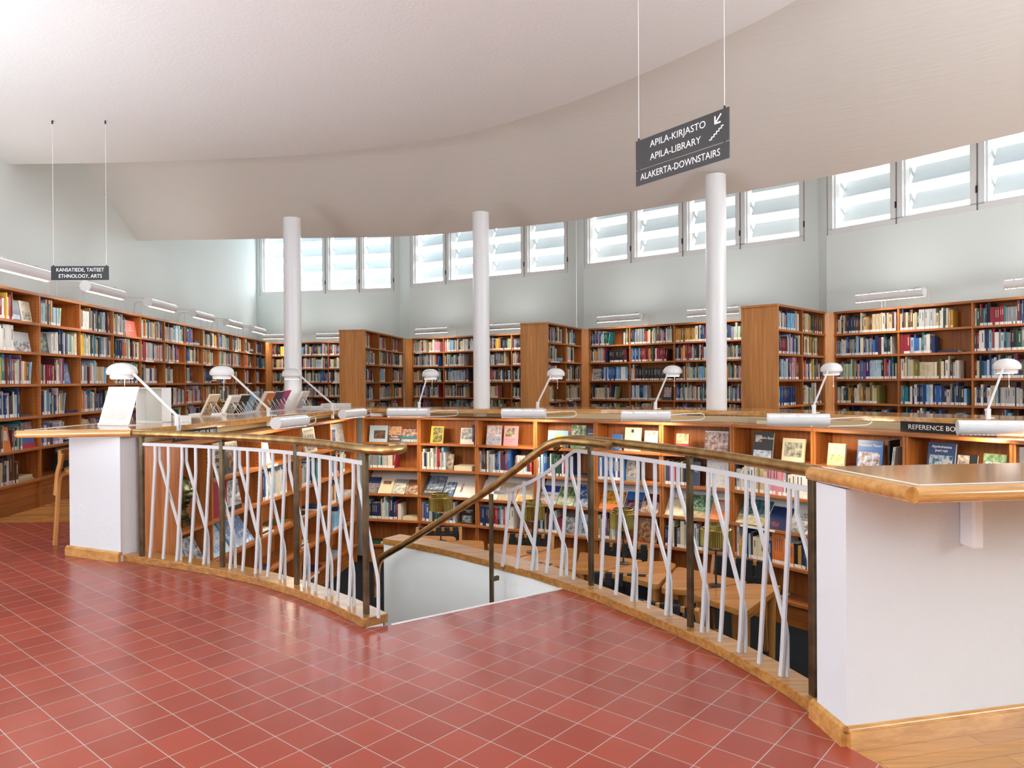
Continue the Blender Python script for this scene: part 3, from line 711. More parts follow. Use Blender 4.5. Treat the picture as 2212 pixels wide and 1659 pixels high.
B4 = {(0, 0): [('b', 1, 'old')], (1, 0): [('b', .74, 'old'), ('g', .2)], (2, 0): [('b', 1, 'dark')], (0, 1): [('b', .92, 'dark')], (1, 1): [('b', .50, 'dark'), ('g', .03), ('s', .42, 1, .024, 'blue')], (2, 1): [('b', 1, 'dark')],
      (0, 2): [('b', .98)], (1, 2): [('b', .82, 'old'), ('g', .15)], (2, 2): [('b', 1, 'dark')], (0, 3): [('b', .72, 'old'), ('g', .25)], (1, 3): [('b', 1, 'blue')], (2, 3): [('b', 1, 'dark')], (0, 4): [('b', .9, 'dark')], (1, 4): [('b', .9, 'dark')], (2, 4): [('b', .9, 'dark')]}
B4[(1, 3)] = [('b', .27, 'dark'), ('b', .25, 'blue'), ('b', .46, 'dark')]
shelf_unit('teak wall bookcase at the far right below the nearest windows', (4.588, 10.366), (.606, -.795), [.885] * 5, UPT, 2.26, 0, .28, 'right bookcase', B4, 'dark', 51, 'teak bookcases around the walls')
shelf_unit('first teak fin bookcase from the left, with a plain end panel', (-2.674, 13.27), (.34, 2.73), [.86] * 3, UPT, 2.26, 0, .23, 'first fin bookcase', {}, 'mix', 61, 'teak fin bookcases', fin=.48)
shelf_unit('second teak fin bookcase from the left, with a plain end panel', (.586, 11.852), (.693, 1.513), [.835] * 2, UPT, 2.26, 0, .23, 'second fin bookcase', {(0, 0): [('b', .8)], (1, 0): [('b', .7)], (0, 3): [('b', .5, 'old'), ('g', .1), ('s', .3, 1)]}, 'mix', 71, 'teak fin bookcases', fin=.48)
shelf_unit('third teak fin bookcase from the left, nearest the camera', (3.355, 9.187), (1.098, 1.171), [.80] * 2, UPT, 2.26, 0, .23, 'third fin bookcase', {(1, 0): [('b', .98, 'old')], (1, 1): [('b', .75, 'old'), ('g', .2)], (0, 3): [('b', .8, 'blue')], (0, 0): [('b', .9)], (0, 1): [('b', .95)], (0, 2): [('b', .9)], (1, 2): [('b', .95)], (1, 3): [('b', .9, 'old')]}, 'mix', 81, 'teak fin bookcases', fin=.48)
# teak filler panels closing the corners between fins and wall bookcases
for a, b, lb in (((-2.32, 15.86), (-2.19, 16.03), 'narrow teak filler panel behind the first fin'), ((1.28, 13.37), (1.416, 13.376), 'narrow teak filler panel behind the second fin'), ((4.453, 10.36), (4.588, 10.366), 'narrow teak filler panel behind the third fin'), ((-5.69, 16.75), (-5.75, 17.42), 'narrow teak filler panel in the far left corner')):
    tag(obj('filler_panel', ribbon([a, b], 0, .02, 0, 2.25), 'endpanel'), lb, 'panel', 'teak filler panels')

# ---- pit bookcases: one unit per facet
PT = [.525, .195, -.135, -.465, -.795]
SKY = ((.06, .11, .05), (.25, .33, .45), (.55, .65, .8)); TOWN = ((.12, .08, .06), (.45, .32, .25), (.6, .66, .75)); SEP = ((.06, .05, .04), (.3, .24, .18), (.62, .56, .46)); GRN = ((.02, .05, .015), (.10, .17, .05), (.45, .5, .3)); BLU = ((.01, .02, .06), (.04, .10, .26), (.5, .58, .7))
P = 'f'; TL = .70
def dis(*a): return [('f', f, h, c, .004, TL, .014) for f, h, c in a]
U = [
 {(0, 0): [('g', .05), ('f', .36, .215, cov('pale blue', 'book with a dark oval stove on its cover', [(.25, .88, .2, .7, ((.03, .02, .02), (.1, .05, .03), (.2, .1, .05)))])), ('f', .25, .205, cov('orange', 'book with a brick house and a dark title band', [(0, 1, .45, 1, ((.5, .17, .07), (.55, .28, .12), (.1, .08, .1))), (0, 1, 0, .45, ((.06, .02, .03), (.08, .03, .04)))], [('Puutalo-\nkortteleita', .032, .5, .28, 'letters')])), ('f', .31, .17, cov('maroon', 'book with a pale statue in a sunset field', [(0, 1, 0, 1, ((.10, .04, .03), (.25, .12, .10), (.6, .5, .42)))])) ],
  (0, 1): [('b', .52, 'mix'), ('g', .45)], (0, 2): dis((.24, .24, cov('dark blue', 'brochure of a white church against a violet sky', [(0, 1, 0, .6, ((.05, .04, .04), (.35, .3, .28), (.12, .12, .3)))])), (.26, .22, cov('cream', 'book with three dark ovals', [(.2, .8, .62, .85, ((.05, .03, .05), (.3, .15, .1)))])), (.24, .22, cov('grey', 'book with a bright interior photograph', [(0, 1, 0, .7, ((.25, .22, .15), (.5, .5, .46), (.75, .75, .72)))])), (.24, .22, cov('brown', 'book with a timber building', [(0, 1, 0, .6, ((.06, .03, .02), (.3, .15, .07), (.6, .5, .42)))]))),
  (0, 3): [('b', .6, 'dark'), ('s', .06, 1, .2, 'light'), ('g', .04), ('s', .3, 1, .04, 'light')], (0, 4): [('s', .3, 1, .03, 'dark'), ('g', .6)]},
 {(0, 0): [('g', .14), ('f', .24, .215, cov('yellow', 'book with two dark figures', [(.2, .95, .05, .92, ((.02, .03, .01), (.12, .12, .02), (.5, .4, .05)))])), ('g', .3), ('f', .24, .2, cov('white', 'book with a black and white photograph', [(.05, .9, .3, .95, GREY3)])), ('b', .05, 'blue')],
  (0, 1): [('b', .44, 'light'), ('f', .12, .2, cov('brown', 'book with dark timber beams', [(0, 1, 0, 1, SEP)]), .05), ('g', .02), ('s', .4, 1, .06, 'old')],
  (0, 2): dis((.38, .31, cov('charcoal', 'large book with a red spine and a stone church', [(.16, 1, .28, 1, ((.03, .05, .02), (.25, .2, .16), (.12, .25, .5), (.5, .6, .7)))], [('KIVIKIRKOT', .052, .55, .16, 'yellowtxt')])), (.2, .21, cov('blue', 'brochure of a white bell tower', [(0, 1, .25, 1, ((.03, .06, .02), (.1, .2, .35), (.7, .72, .75)))])), (.38, .24, cov('white', 'white book with a small dark ornament', [(.22, .34, .3, .85, ((.05, .05, .12), (.3, .15, .12), (.8, .8, .8)))]))),
  (0, 3): [('b', .62, 'dark'), ('g', .08), ('f', .22, .25, cov('black', 'black book with pale figures', [(.1, .9, .05, .4, ((.01, .01, .01), (.4, .45, .5)))], [('POLKUMAAN\nMARJA', .02, .6, .62, 'letters')]))]},
 {(0, 0): [('g', .10), ('f', .28, .24, cov('lilac', 'book with a vaulted hall full of seats', [(0, 1, .45, 1, ((.35, .22, .2), (.55, .45, .45), (.7, .7, .75))), (0, 1, 0, .45, ((.12, .2, .35), (.4, .45, .55), (.55, .3, .25)))])), ('g', .03), ('f', .26, .24, cov('pink', 'pink book with a framed sepia photograph', [(.12, .8, .45, .88, ((.02, .02, .015), (.25, .22, .12), (.6, .56, .4)))], [('WAHLMANIN\nLINNA', .024, .5, .26, 'brown')])), ('g', .3)],
  (0, 1): [('b', .58, 'dark'), ('g', .07), ('b', .2, 'light'), ('b', .1, 'red')], (0, 2): dis((.34, .27, cov('white', 'pale book leaning at the left end', [])), (.24, .25, cov('beige', 'book with a small white cross', [(.3, .8, .2, .75, ((.35, .3, .26), (.5, .46, .42), (.75, .74, .7)))])), (.36, .25, cov('cream', 'cream book with a red line and red title', [(.14, .18, 0, 1, ((.5, .02, .03), (.5, .02, .03))), (.3, .9, .0, .3, ((.55, .3, .05), (.7, .55, .25)))], [('KIRKON JA\nTUOMIOITA\nII KATSELMUS', .022, .55, .78, 'redtxt')]))), (0, 3): [('b', .38, 'navyred'), ('b', .27, 'light'), ('g', .3)]},
 {(0, 0): [('g', .14), ('f', .38, .2, cov('sky blue', 'book with orange towers over dark water', [(0, 1, 0, .35, ((.01, .02, .03), (.05, .09, .12))), (.35, .9, .3, .75, ((.6, .3, .02), (.75, .45, .03)))])), ('g', .03), ('f', .27, .27, cov('green', 'book with a white villa among trees', [(0, 1, .05, 1, ((.03, .06, .02), (.15, .22, .08), (.7, .72, .75)))])), ('f', .16, .23, cov('navy blue', 'book with a pale title', [], [('LINNA', .03, .5, .75, 'letters')]))],
  (0, 1): [('b', .62, 'dark'), ('g', .03), ('s', .3, 1, .03, 'light')], (0, 2): dis((.33, .25, cov('white', 'book with a dark arcade under a blue band', [(0, 1, .65, 1, ((.02, .05, .25), (.04, .08, .35))), (0, 1, 0, .5, ((.05, .03, .03), (.6, .5, .45)))])), (.3, .25, cov('green', 'book with sunlit park trees', [(.05, 1, 0, 1, GRN)])), (.34, .30, cov('blue', 'large blue book with white birds', [(0, 1, 0, 1, BLU)]))), (0, 3): [('b', .36), ('s', .1, 1, .18, 'dark'), ('f', .24, .24, cov('charcoal', 'book with a grey interior photograph', [(0, 1, 0, .8, GREY3)])), ('f', .22, .24, cov('pale blue', 'book with a dark bow on its cover', [(.25, .75, .1, .7, ((.02, .02, .03), (.4, .45, .55)))]))]},
 {(0, 0): [('g', .2), ('f', .17, .18, cov('blue', 'small blue book behind the rail', [(0, 1, 0, .5, BLU)])), ('g', .03), ('f', .27, .26, cov('cream', 'cream book with a small black emblem', [(.40, .56, .78, .92, ((.02, .02, .02), (.05, .05, .03))), (0, 1, 0, .45, ((.25, .22, .18), (.6, .58, .5)))])), ('g', .04), ('f', .22, .23, cov('pale blue', 'book with a strip of townscape', [(0, 1, .75, .95, TOWN), (0, 1, 0, .35, ((.05, .05, .05), (.5, .3, .2)))]))],
  (0, 1): [('b', .43, 'blue'), ('f', .22, .24, cov('grey', 'book with a row of stone columns', [(0, 1, .2, 1, ((.05, .04, .04), (.3, .25, .22), (.5, .45, .4)))]), .06), ('g', .3)], (0, 2): dis((.40, .24, cov('orange', 'wide orange book with black stripes', [(0, 1, .3, 1, ((.02, .01, .01), (.6, .25, .02), (.7, .35, .04)))])), (.28, .25, cov('blue', 'blue and black book', [(0, 1, 0, .6, ((.02, .01, .02), (.05, .02, .04), (.4, .2, .3)))])), (.28, .24, cov('maroon', 'book with a red roofed house', [(0, 1, 0, .6, ((.05, .07, .03), (.35, .2, .15), (.6, .55, .5)))]))), (0, 3): [('b', .32), ('g', .35), ('f', .3, .26, cov('black', 'book with a golden harp', [(0, 1, 0, 1, ((.02, .01, .01), (.25, .08, .02), (.6, .35, .08)))]))]},
 {(0, 0): [('g', .16), ('f', .2, .21, cov('red', 'small book with painted ornaments', [(0, 1, .5, 1, ((.4, .08, .04), (.6, .35, .15), (.65, .55, .4)))])), ('g', .22), ('f', .36, .25, cov('pale blue', 'book with brick apartment blocks', [(0, 1, 0, .95, ((.05, .05, .06), (.4, .22, .15), (.5, .55, .65)))]))],
  (0, 1): [('b', .42, 'mix'), ('f', .12, .25, cov('navy blue', 'navy book with a tiny picture', [(.2, .8, .55, .8, BLU)])), ('g', .08), ('f', .34, .29, cov('pale grey', 'pale book with red and yellow map lines', [(.02, .98, .02, .98, ((.45, .45, .52), (.62, .62, .68), (.7, .62, .35)))]))], (0, 2): dis((.36, .22, cov('beige', 'wide beige book with orange dots', [(0, 1, 0, .9, ((.55, .48, .38), (.62, .56, .46), (.65, .4, .05)))])), (.32, .28, cov('green', 'book with green leaves and a white title', [(0, 1, .45, 1, ((.01, .04, .02), (.1, .25, .1), (.6, .65, .6))), (0, 1, 0, .3, ((.15, .1, .03), (.4, .3, .1)))], [('WRIGHT', .06, .5, .4, 'letters')])), (.3, .24, cov('orange', 'orange book with a pink panel', [(.1, .95, .45, .9, ((.45, .3, .28), (.55, .4, .36)))]))), (0, 3): [('g', .02), ('b', .62, 'dark'), ('f', .26, .24, cov('charcoal', 'book with a dusk lake', [(0, 1, .3, 1, BLU)]))]},
 {(0, 0): [('g', .2), ('f', .28, .265, cov('charcoal', 'slate book with an oval portrait', [(.10, .42, .62, .88, ((.08, .05, .05), (.4, .3, .28), (.7, .65, .62))), (.05, .95, .0, .32, ((.2, .25, .35), (.5, .58, .7), (.75, .78, .82)))], [('Carlo Bassi', .034, .66, .78, 'letters')])), ('g', .1), ('f', .29, .22, cov('cream', 'cream book with a photograph of a garden house', [(.1, .9, .2, .82, ((.06, .09, .03), (.35, .33, .25), (.6, .58, .5)))]))],
  (0, 1): [('b', .95, 'light')], (0, 2): dis((.4, .3, cov('teal', 'large teal book over wood grain', [(0, 1, .35, 1, ((.02, .06, .07), (.05, .14, .16), (.2, .3, .3))), (0, 1, 0, .35, ((.3, .25, .12), (.5, .45, .25)))])), (.28, .25, cov('navy blue', 'plain navy book with a red imprint', [(.25, .6, .1, .3, ((.02, .03, .08), (.3, .04, .03)))])), (.3, .22, cov('white', 'white book with black and white photographs', [(0, 1, 0, .55, GREY3)], [('ELIEL\nJA EERO\nSAARINEN', .03, .55, .78, 'black')]))), (0, 3): [('b', .97)], (0, 4): [('g', .3), ('s', .4, 1, .03, 'old')]},
 {(0, 0): [('g', .1), ('f', .22, .20, cov('cream', 'cream book with yellow towers', [(.05, .95, 0, .5, ((.5, .4, .1), (.62, .55, .35), (.3, .22, .05)))], [('LES VAARELI', .022, .5, .78, 'bluetxt')])), ('g', .12), ('f', .3, .245, cov('blue', 'bright blue book with four city photographs', [(.05, .9, .03, .58, ((.1, .08, .07), (.35, .2, .15), (.4, .5, .7), (.65, .7, .75)))], [('Muuttuva Pietari', .03, .5, .82, 'letters')])), ('g', .08), ('b', .03, 'mix')], (0, 1): [('b', .9, 'light')]},
 {(0, 0): [('g', .14), ('f', .30, .265, cov('dark blue', 'white edged blue poster stand', [(.08, .92, .22, .62, ((.01, .02, .04), (.05, .15, .25), (.4, .5, .6), (.55, .3, .2)))], [('Ajankohtaista\nJuuri nyt', .03, .5, .82, 'letters')])), ('g', .01), ('f', .2, .19, cov('black', 'book with a pale portrait', [(.0, .6, 0, .95, ((.08, .06, .05), (.35, .3, .25), (.6, .55, .48)))])), ('g', .04), ('f', .22, .21, cov('dark green', 'green book with a bold white title', [(0, 1, .0, 1, ((.03, .07, .03), (.07, .13, .06), (.2, .25, .15)))], [('PENTTI\nLINKOLA', .045, .45, .55, 'letters')]))], (0, 1): [('b', .9)]},
 {(0, 0): [('b', .5, 'old')], (0, 1): [('b', .9)]},
]
for nm, c in (('yellowtxt', (.75, .68, .35)), ('redtxt', (.45, .02, .03)), ('bluetxt', (.15, .3, .6)), ('brown', (.35, .2, .15))): M[nm] = mat(nm, c, .6)
UL = ['first', 'second', 'third', 'fourth', 'fifth', 'sixth', 'seventh', 'eighth', 'ninth', 'tenth']
pit_units = []
for i in range(10):
    a, b = PITB[i], PITB[i + 1]; L = math.hypot(b[0] - a[0], b[1] - a[1])
    sp = dict(U[i])
    for r in range(5): sp.setdefault((0, r), [('g', 1)] if r == 4 else [('b', .8)])
    pit_units.append(shelf_unit('%s low teak bookcase from the left along the curved back of the pit' % UL[i], a, (b[0] - a[0], b[1] - a[1]), [L - .004], PT, .855, FLOORP, .29, '%s pit bookcase' % UL[i], sp, 'mix', 100 + i, 'low teak bookcases round the pit', pegs=False))
    root, fr, xs = pit_units[-1]
    if i < 8:
        d = MB().bar((.03, .03, -.115 - FLOORP), (L - .03, .03, -.115 - FLOORP), .01, .004)
        d.hexa([(.03, .034, -.134 - FLOORP), (L - .03, .034, -.134 - FLOORP), (L - .03, .262, .135 - FLOORP), (.03, .262, .135 - FLOORP), (.03, .028, -.130 - FLOORP), (L - .03, .028, -.130 - FLOORP), (L - .03, .256, .141 - FLOORP), (.03, .256, .141 - FLOORP)])
        obj('display_board', d, 'paper', root)
f0 = pit_units[0][1]
for k, (x, z, wd_, h, c, lb) in enumerate(((.53, .5255, .27, .052, 'grey', 'thick grey home design book lying flat under another, second shelf, first pit bookcase'), (.52, .5785, .28, .022, 'teal', 'dark teal book lying on the thick grey one, second shelf, first pit bookcase'))):
    o = obj('book', MB().box(-wd_ / 2 + .13, wd_ / 2 + .13 - .0, 0, .003, 0, h).box(-wd_ / 2 + .13, wd_ / 2 + .13, 0, .2, h - .003, h).box(-wd_ / 2 + .13, wd_ / 2 + .13, 0, .2, 0, .003), cmat(COLS[c])); o.location = f0.w(x, .02, z); o.rotation_euler = (0, 0, f0.ang)
    obj('page_block', MB().box(-wd_ / 2 + .134, wd_ / 2 + .127, .003, .197, .003, h - .003), 'pages', o); tag(o, lb, 'book')
    if k == 0: text('title', 'HOME BOOK', .036, 'letters', o, (.13, -.001, .026))
# left pit bookcase, five columns
LP = {(0, 0): [('g', 1)], (0, 1): [('g', 1)], (0, 2): [('f', .45, .2, cov('white', 'black and white magazine with bold title', [(0, 1, 0, .8, GREY3)]), .04, .5), ('f', .5, .24, cov('pale grey', 'magazine with a crowd photograph', [(0, 1, .2, 1, GREY3)]), .04, .5)], (0, 3): [('g', 1)], (0, 4): [('g', 1)],
      (1, 0): [('g', .02), ('f', .30, .28, cov('black', 'black book with cream lower case title', [], [('artek/\nalvar\n/aino\naalto', .062, .5, .5, 'creamtxt')]), .03), ('f', .36, .27, cov('charcoal', 'dark book with an orange branch', [(.3, .8, .1, .9, ((.02, .02, .025), (.03, .03, .03), (.55, .2, .04)))]))],
      (1, 1): [('f', .16, .3, cov('crimson', 'upright red folder', []), .02, .03), ('b', .2, 'mix'), ('f', .36, .26, cov('black', 'book with a dark tree photograph', [(0, 1, .15, 1, GREY3)])), ('g', .2)],
      (1, 2): [('f', .42, .29, cov('pale blue', 'pale blue book with large blue lettering', [(.05, .95, .35, .95, ((.2, .3, .4), (.5, .6, .68), (.7, .75, .78)))], [('ALVAR', .07, .5, .2, 'bluetxt')]), .03, .62), ('f', .5, .27, cov('sky blue', 'book with blue sky and white buildings', [(0, 1, 0, 1, ((.35, .4, .45), (.12, .25, .5), (.7, .72, .75)))]), .03, .62)], (1, 3): [('s', .4, 1), ('g', .6)], (1, 4): [('s', .4, 2), ('g', .6)],
      (2, 0): [('g', .1), ('f', .26, .24, cov('white', 'white sheet with small print', []), .06), ('g', .6)], (2, 1): [('b', .14, 'blue'), ('b', .56, 'light'), ('g', .3)], (2, 2): [('g', .03), ('s', .4, 3, .016), ('g', .08), ('s', .35, 2, .02)], (2, 3): [('s', .3, 1), ('g', .7)], (2, 4): [('s', .4, 2, .02), ('g', .06), ('s', .35, 2, .02)],
      (3, 0): [('g', .3), ('f', .42, .28, cov('cream', 'cream book with a dark plan drawing', [(.12, .88, .08, .7, GREY3)], [('ALVAR AALTO', .04, .5, .87, 'black')]), .06), ('g', .2)], (3, 1): [('b', .66, 'dark'), ('g', .3)], (3, 2): [('s', .36, 2, .018), ('g', .2), ('s', .3, 2, .02)], (3, 3): [('s', .4, 3, .02), ('g', .5)], (3, 4): [('s', .36, 2, .018), ('g', .1), ('s', .3, 1, .02)],
      (4, 0): [('g', .1), ('b', .1), ('f', .5, .27, cov('grey', 'grey speckled book', [(0, 1, 0, 1, ((.12, .12, .13), (.2, .2, .21), (.3, .3, .31)))]), .05)], (4, 1): [('b', .55), ('g', .4)], (4, 2): [('b', .45, 'mix'), ('g', .05), ('s', .35, 2)], (4, 3): [('b', .5, 'dark'), ('g', .05), ('s', .3, 1)], (4, 4): [('g', .1), ('s', .4, 1, .05, 'dark')]}
M['creamtxt'] = mat('creamtxt', (.68, .58, .42), .6)
uP = Vector((PITL[1][0] - PITL[0][0], PITL[1][1] - PITL[0][1])).normalized()
lroot, lfr, lxs = shelf_unit('low teak bookcase with five columns along the left side of the pit', PITL[0], uP, [.47, .88, .91, .89, .94], PT, .855, FLOORP, .29, 'left pit bookcase', LP, 'mix', 131, 'low teak bookcases round the pit')
for ch in list(lroot.children):      # the first column has no shelf above the bust
    if ch.name.startswith('shelf') and ch.data.vertices[0].co.x < .1 and abs(max(v.co.z for v in ch.data.vertices) + FLOORP - .525) < .01: bpy.data.objects.remove(ch)

# ------------------------------------------------------------------ the books themselves
def book_corners(b):
    fr = b['fr']; x, y, z, t, h, d = (b[k] for k in 'xyzthd'); s = math.tan(b['lean'])
    return [fr.w(x + dx * t + (s * h if dz else 0), y + dy * d, z + dz * h) for dz in (0, 1) for dx, dy in ((0, 0), (1, 0), (1, 1), (0, 1))]
def sub(b, x0, x1, y0, y1, z0, z1):
    fr = b['fr']; s = math.tan(b['lean'])
    return [fr.w(b['x'] + (x1 if dx else x0) + s * (z1 if dz else z0), b['y'] + (y1 if dy else y0), b['z'] + (z1 if dz else z0)) for dz in (0, 1) for dx, dy in ((0, 0), (1, 0), (1, 1), (0, 1))]
OCC = [(150, 925, 300, 1660), (1760, 995, 2212, 1660), (0, 1110, 150, 1660), (1520, 380, 1568, 890), (1020, 460, 1060, 885), (612, 480, 652, 880), (225, 838, 356, 920)]
def score(b):
    c = book_corners(b); px, py, z = view_px([sum(q[k] for q in c) / 8 for k in range(3)])
    if not (8 < px < 2204 and 8 < py < 1651): return 0
    for a in OCC:
        if a[0] < px < a[2] and a[1] < py < a[3]: return 0
    x0 = view_px(c[0])[0]; x1 = view_px(c[1])[0]
    if 870 < py < 915 and px > 640: return 0
    return abs(x1 - x0) * b['h'] * F_PX / z
NF = len(FACES)
rank = sorted(BOOKS, key=score, reverse=True)
pick = [b for b in rank[:max(0, 296 - NF)] if score(b) > 0]
ids = {id(b) for b in pick}
mass = MB()
for b in BOOKS:
    if id(b) in ids: continue
    c = COLS[b['c']]; rr_ = random.Random(int(b['x'] * 1e5) + int(b['z'] * 1e4)); f = rr_.uniform(.8, 1.15); c = tuple(min(.85, q * f) for q in c)
    mass.hexa(book_corners(b), c)
    if b['flat']:
        mass.hexa(sub(b, .004, b['t'] + .0006, .003, b['d'] - .01, .002, b['h'] - .002), (.75, .72, .66)); continue
    mass.hexa(sub(b, .002, b['t'] - .002, .003, b['d'] - .004, b['h'] - .004, b['h'] + .0006), (.72, .68, .58))
    if b['lab']: mass.hexa(sub(b, .001, b['t'] - .001, -.0008, .001, .002, .034), (.80, .80, .80))
    if b['band'] < .6:
        l = .25 * (c[0] + c[1] + c[2]); tc = (.72, .68, .55) if l < .3 else (.08, .08, .10)
        mass.hexa(sub(b, b['t'] * .36, b['t'] * .64, -.0008, .001, b['h'] * (.42 if b['band'] < .4 else .55), b['h'] * .85), tuple(.55 * a_ + .45 * b_ for a_, b_ in zip(tc, c)))
tag(obj('shelved_books', mass, 'books'), 'remaining rows of smaller and more distant book spines on all the shelves', 'books', kind='stuff')
for b in pick:
    fr = b['fr']; o3 = fr.w(b['x'], b['y'], b['z']); s = b['lean']; t, h, d = b['t'], b['h'], b['d']
    root = obj('book', MB().box(0, t, 0, d, 0, .002) if False else MB().box(0, t, 0, d, 0, h), cmat(COLS[b['c']]), loc=o3)
    root.rotation_euler = (0, s, fr.ang); root.rotation_mode = 'XYZ'
    if b['flat']:
        desc = '%s book lying flat' % b['c']
        obj('page_block', MB().box(.004, t + .0006, .003, d - .01, .002, h - .002), 'pages', root)
    else:
        desc = '%s%s %s book' % ('leaning ' if s else '', 'thick' if t > .031 else ('slim' if t < .015 else 'upright'), b['c'])
        obj('page_block', MB().box(.002, t - .002, .003, d - .004, h - .004, h + .0006), 'pages', root)
        if b['lab']: obj('spine_label', MB().box(.0008, t - .0008, -.0008, .001, .002, .034), 'paper', root)
        if b['band'] < .6:
            l = sum(COLS[b['c']]) * .33
            obj('title', MB().box(t * .36, t * .64, -.0006, .001, h * (.42 if b['band'] < .4 else .55), h * .85), cmat((.62, .58, .46) if l < .3 else (.10, .10, .12)), root)
    lab_ = '%s, %s from left, %s' % (desc, ordw(b['i']), b['wh'])
    if len(lab_.replace('-', ' ').split()) > 16: lab_ = lab_.replace('upright ', '').replace('leaning ', '').replace('thick ', '').replace('slim ', '')
    tag(root, lab_, 'book', 'books on ' + b['wh'])
def face_book(f):
    c, desc, pics, txt = f['d']; w, h, t = f['w'], f['h'], f['t']; fr = f['fr']
    cv = MB().box(-w / 2, w / 2, 0, .003, 0, h).box(-w / 2, w / 2, t - .003, t, 0, h).box(-w / 2, -w / 2 + .003, .003, t - .003, 0, h)
    o = obj('book', cv, cmat(COLS[c], .3)); o.location = fr.w(f['x'], f['y'], f['z'] + .001 + (.0 if f['tilt'] < .3 else .004)); o.rotation_euler = (-f['tilt'], 0, fr.ang)
    obj('page_block', MB().box(-w / 2 + .003, w / 2 - .004, .003, t - .003, .003, h - .003), 'pages', o)
    for a, b_, z0, z1, cols in pics:
        obj('cover_picture', MB().box(-w / 2 + a * w, -w / 2 + b_ * w, -.0007, .001, z0 * h, z1 * h), picmat(tuple(cols)), o)
    for s, size, fx, fz, mm in txt:
        to_ = text('title', s, size, mm, o, (-w / 2 + fx * w, -.0012, fz * h), ext=.0003)
        mw = max(v.co.x for v in to_.data.vertices) - min(v.co.x for v in to_.data.vertices)
        if mw > w * .9: k_ = w * .88 / mw; to_.scale = (k_, k_, 1)
    art = '%s %s' % (c, desc) if c.split()[-1] not in desc.split()[:3] else desc
    lab_ = art + f['where']
    if len(lab_.replace('-', ' ').split()) > 16: lab_ = art
    tag(o, lab_, 'book', 'books shown with their covers forward')
for f in FACES:
    f['where'] = ', cover facing out'
seen = {}
for f in FACES:
    px = view_px(f['fr'].w(f['x'], f['y'], f['z']))
    nm = f['d'][0] + f['d'][1]; seen[nm] = seen.get(nm, 0) + 1
n_ = {}
for f in FACES:
    nm = f['d'][0] + f['d'][1]
    if seen[nm] > 1:
        n_[nm] = n_.get(nm, 0) + 1; f['where'] = ', cover facing out, %s of its kind from the left' % ordw(n_[nm] - 1)
    face_book(f)
eo = None
for k, (fr, x, z, wh) in enumerate(ENDS):
    p = fr.w(x, .03, z); px, py, zz = view_px(p)
    if not (0 < px < 2212 and 0 < py < 1659) or zz > 15: continue
    if eo is None: eo = obj('bookend', MB().box(0, .0025, 0, .13, 0, .15).box(-.08, .0025, 0, .13, 0, .0015), 'steel'); o = eo
    else: o = eo.copy(); COL.objects.link(o)
    o.location = (p[0], p[1], p[2]); o.rotation_euler = (0, 0, fr.ang)
    tag(o, 'grey metal bookend on %s' % wh, 'bookend', 'grey metal bookends')

# ------------------------------------------------------------------ lamps
def desk_lamp(base, head, label):
    r = empty('desk_lamp', base); tag(r, label, 'desk lamp', 'white desk lamps clamped to the worktop edge')
    h = Vector(head) - Vector(base); hd = Vector((h.x, h.y, 0)).normalized()
    obj('clamp', MB().box(-.016, .016, -.018, .012, -.10, .085).tube([(.03, .03, .004), (.03, .03, .012)], .04, 14), 'white', r, bev=.003)
    e = h - hd * .09; e.z -= .0
    obj('arm', MB().strip([(0, 0, .075), e], (hd.y, -hd.x, 0), .012, .018).tube([(-.02, 0, .075), (.02, 0, .075)], .013, 10), 'white', r)
    ell = 1.18; rot = Matrix.Translation(h) @ Matrix.Rotation(math.atan2(hd.y, hd.x), 4, 'Z')
    prof = [(.088, -.035), (.104, -.030), (.110, -.012), (.106, .010), (.094, .032), (.074, .050), (.047, .062), (.018, .067), (.001, .068)]
    obj('lamp_head', MB().lathe(prof, 28, sx=ell).xf(rot), 'gloss_white', r, smooth=True)
    obj('collar', MB().lathe([(.079, -.062), (.083, -.060), (.083, -.034)], 28, sx=ell).xf(rot), 'gloss_white', r, smooth=True)
    obj('lens', MB().lathe([(.072, -.066), (.076, -.061)], 28, sx=ell).xf(rot), 'bulb', r)
    obj('knuckle', MB().tube([e - Vector((0, 0, .0)), h + hd * -.055 + Vector((0, 0, .005))], .017, 10), 'white', r, smooth=True)
    c = h + hd * .0
    obj('pull_cord', MB().tube([(c.x + .02, c.y, c.z - .06), (c.x + .02, c.y, c.z - .17)], .0013, 5).tube([(c.x + .02, c.y, c.z - .17), (c.x + .02, c.y, c.z - .19)], .004, 6), 'white', r)
    q = hd * -.03
    obj('cable', MB().tube(catmull([(q.x * .3, q.y * .3, .08), (q.x * 1.2, q.y * 1.2, .05), (q.x, q.y, -.02), (q.x * .3, q.y * .3, -.07)], 5), .003, 6), 'white', r)
HT = .965
for b, h, lb in (((-2.665, 5.80), (-3.20, 5.98, 1.405), 'white domed desk lamp nearest the camera on the left leg of the worktop'), ((-2.45, 7.33), (-2.985, 7.5, 1.412), 'white domed desk lamp by the row of propped up books'),
                 ((-2.17, 8.80), (-2.71, 8.97, 1.408), 'white domed desk lamp seen in front of the left column'), ((-1.15, 9.02), (-1.05, 9.4, 1.40), 'white domed desk lamp at the left end of the back worktop, lamp head leaning right'),
                 ((.31, 8.79), (.55, 9.12, 1.395), 'white domed desk lamp in front of the second fin bookcase'), ((1.66, 8.44), (1.93, 8.75, 1.415), 'white domed desk lamp just left of the right column'),
                 ((2.98, 7.20), (3.35, 7.64, 1.412), 'white domed desk lamp in front of the third fin bookcase'), ((3.93, 6.02), (4.38, 6.45, 1.41), 'white desk lamp at the right edge of the photo, head cut off')):
    desk_lamp((b[0], b[1], HT), h, lb)
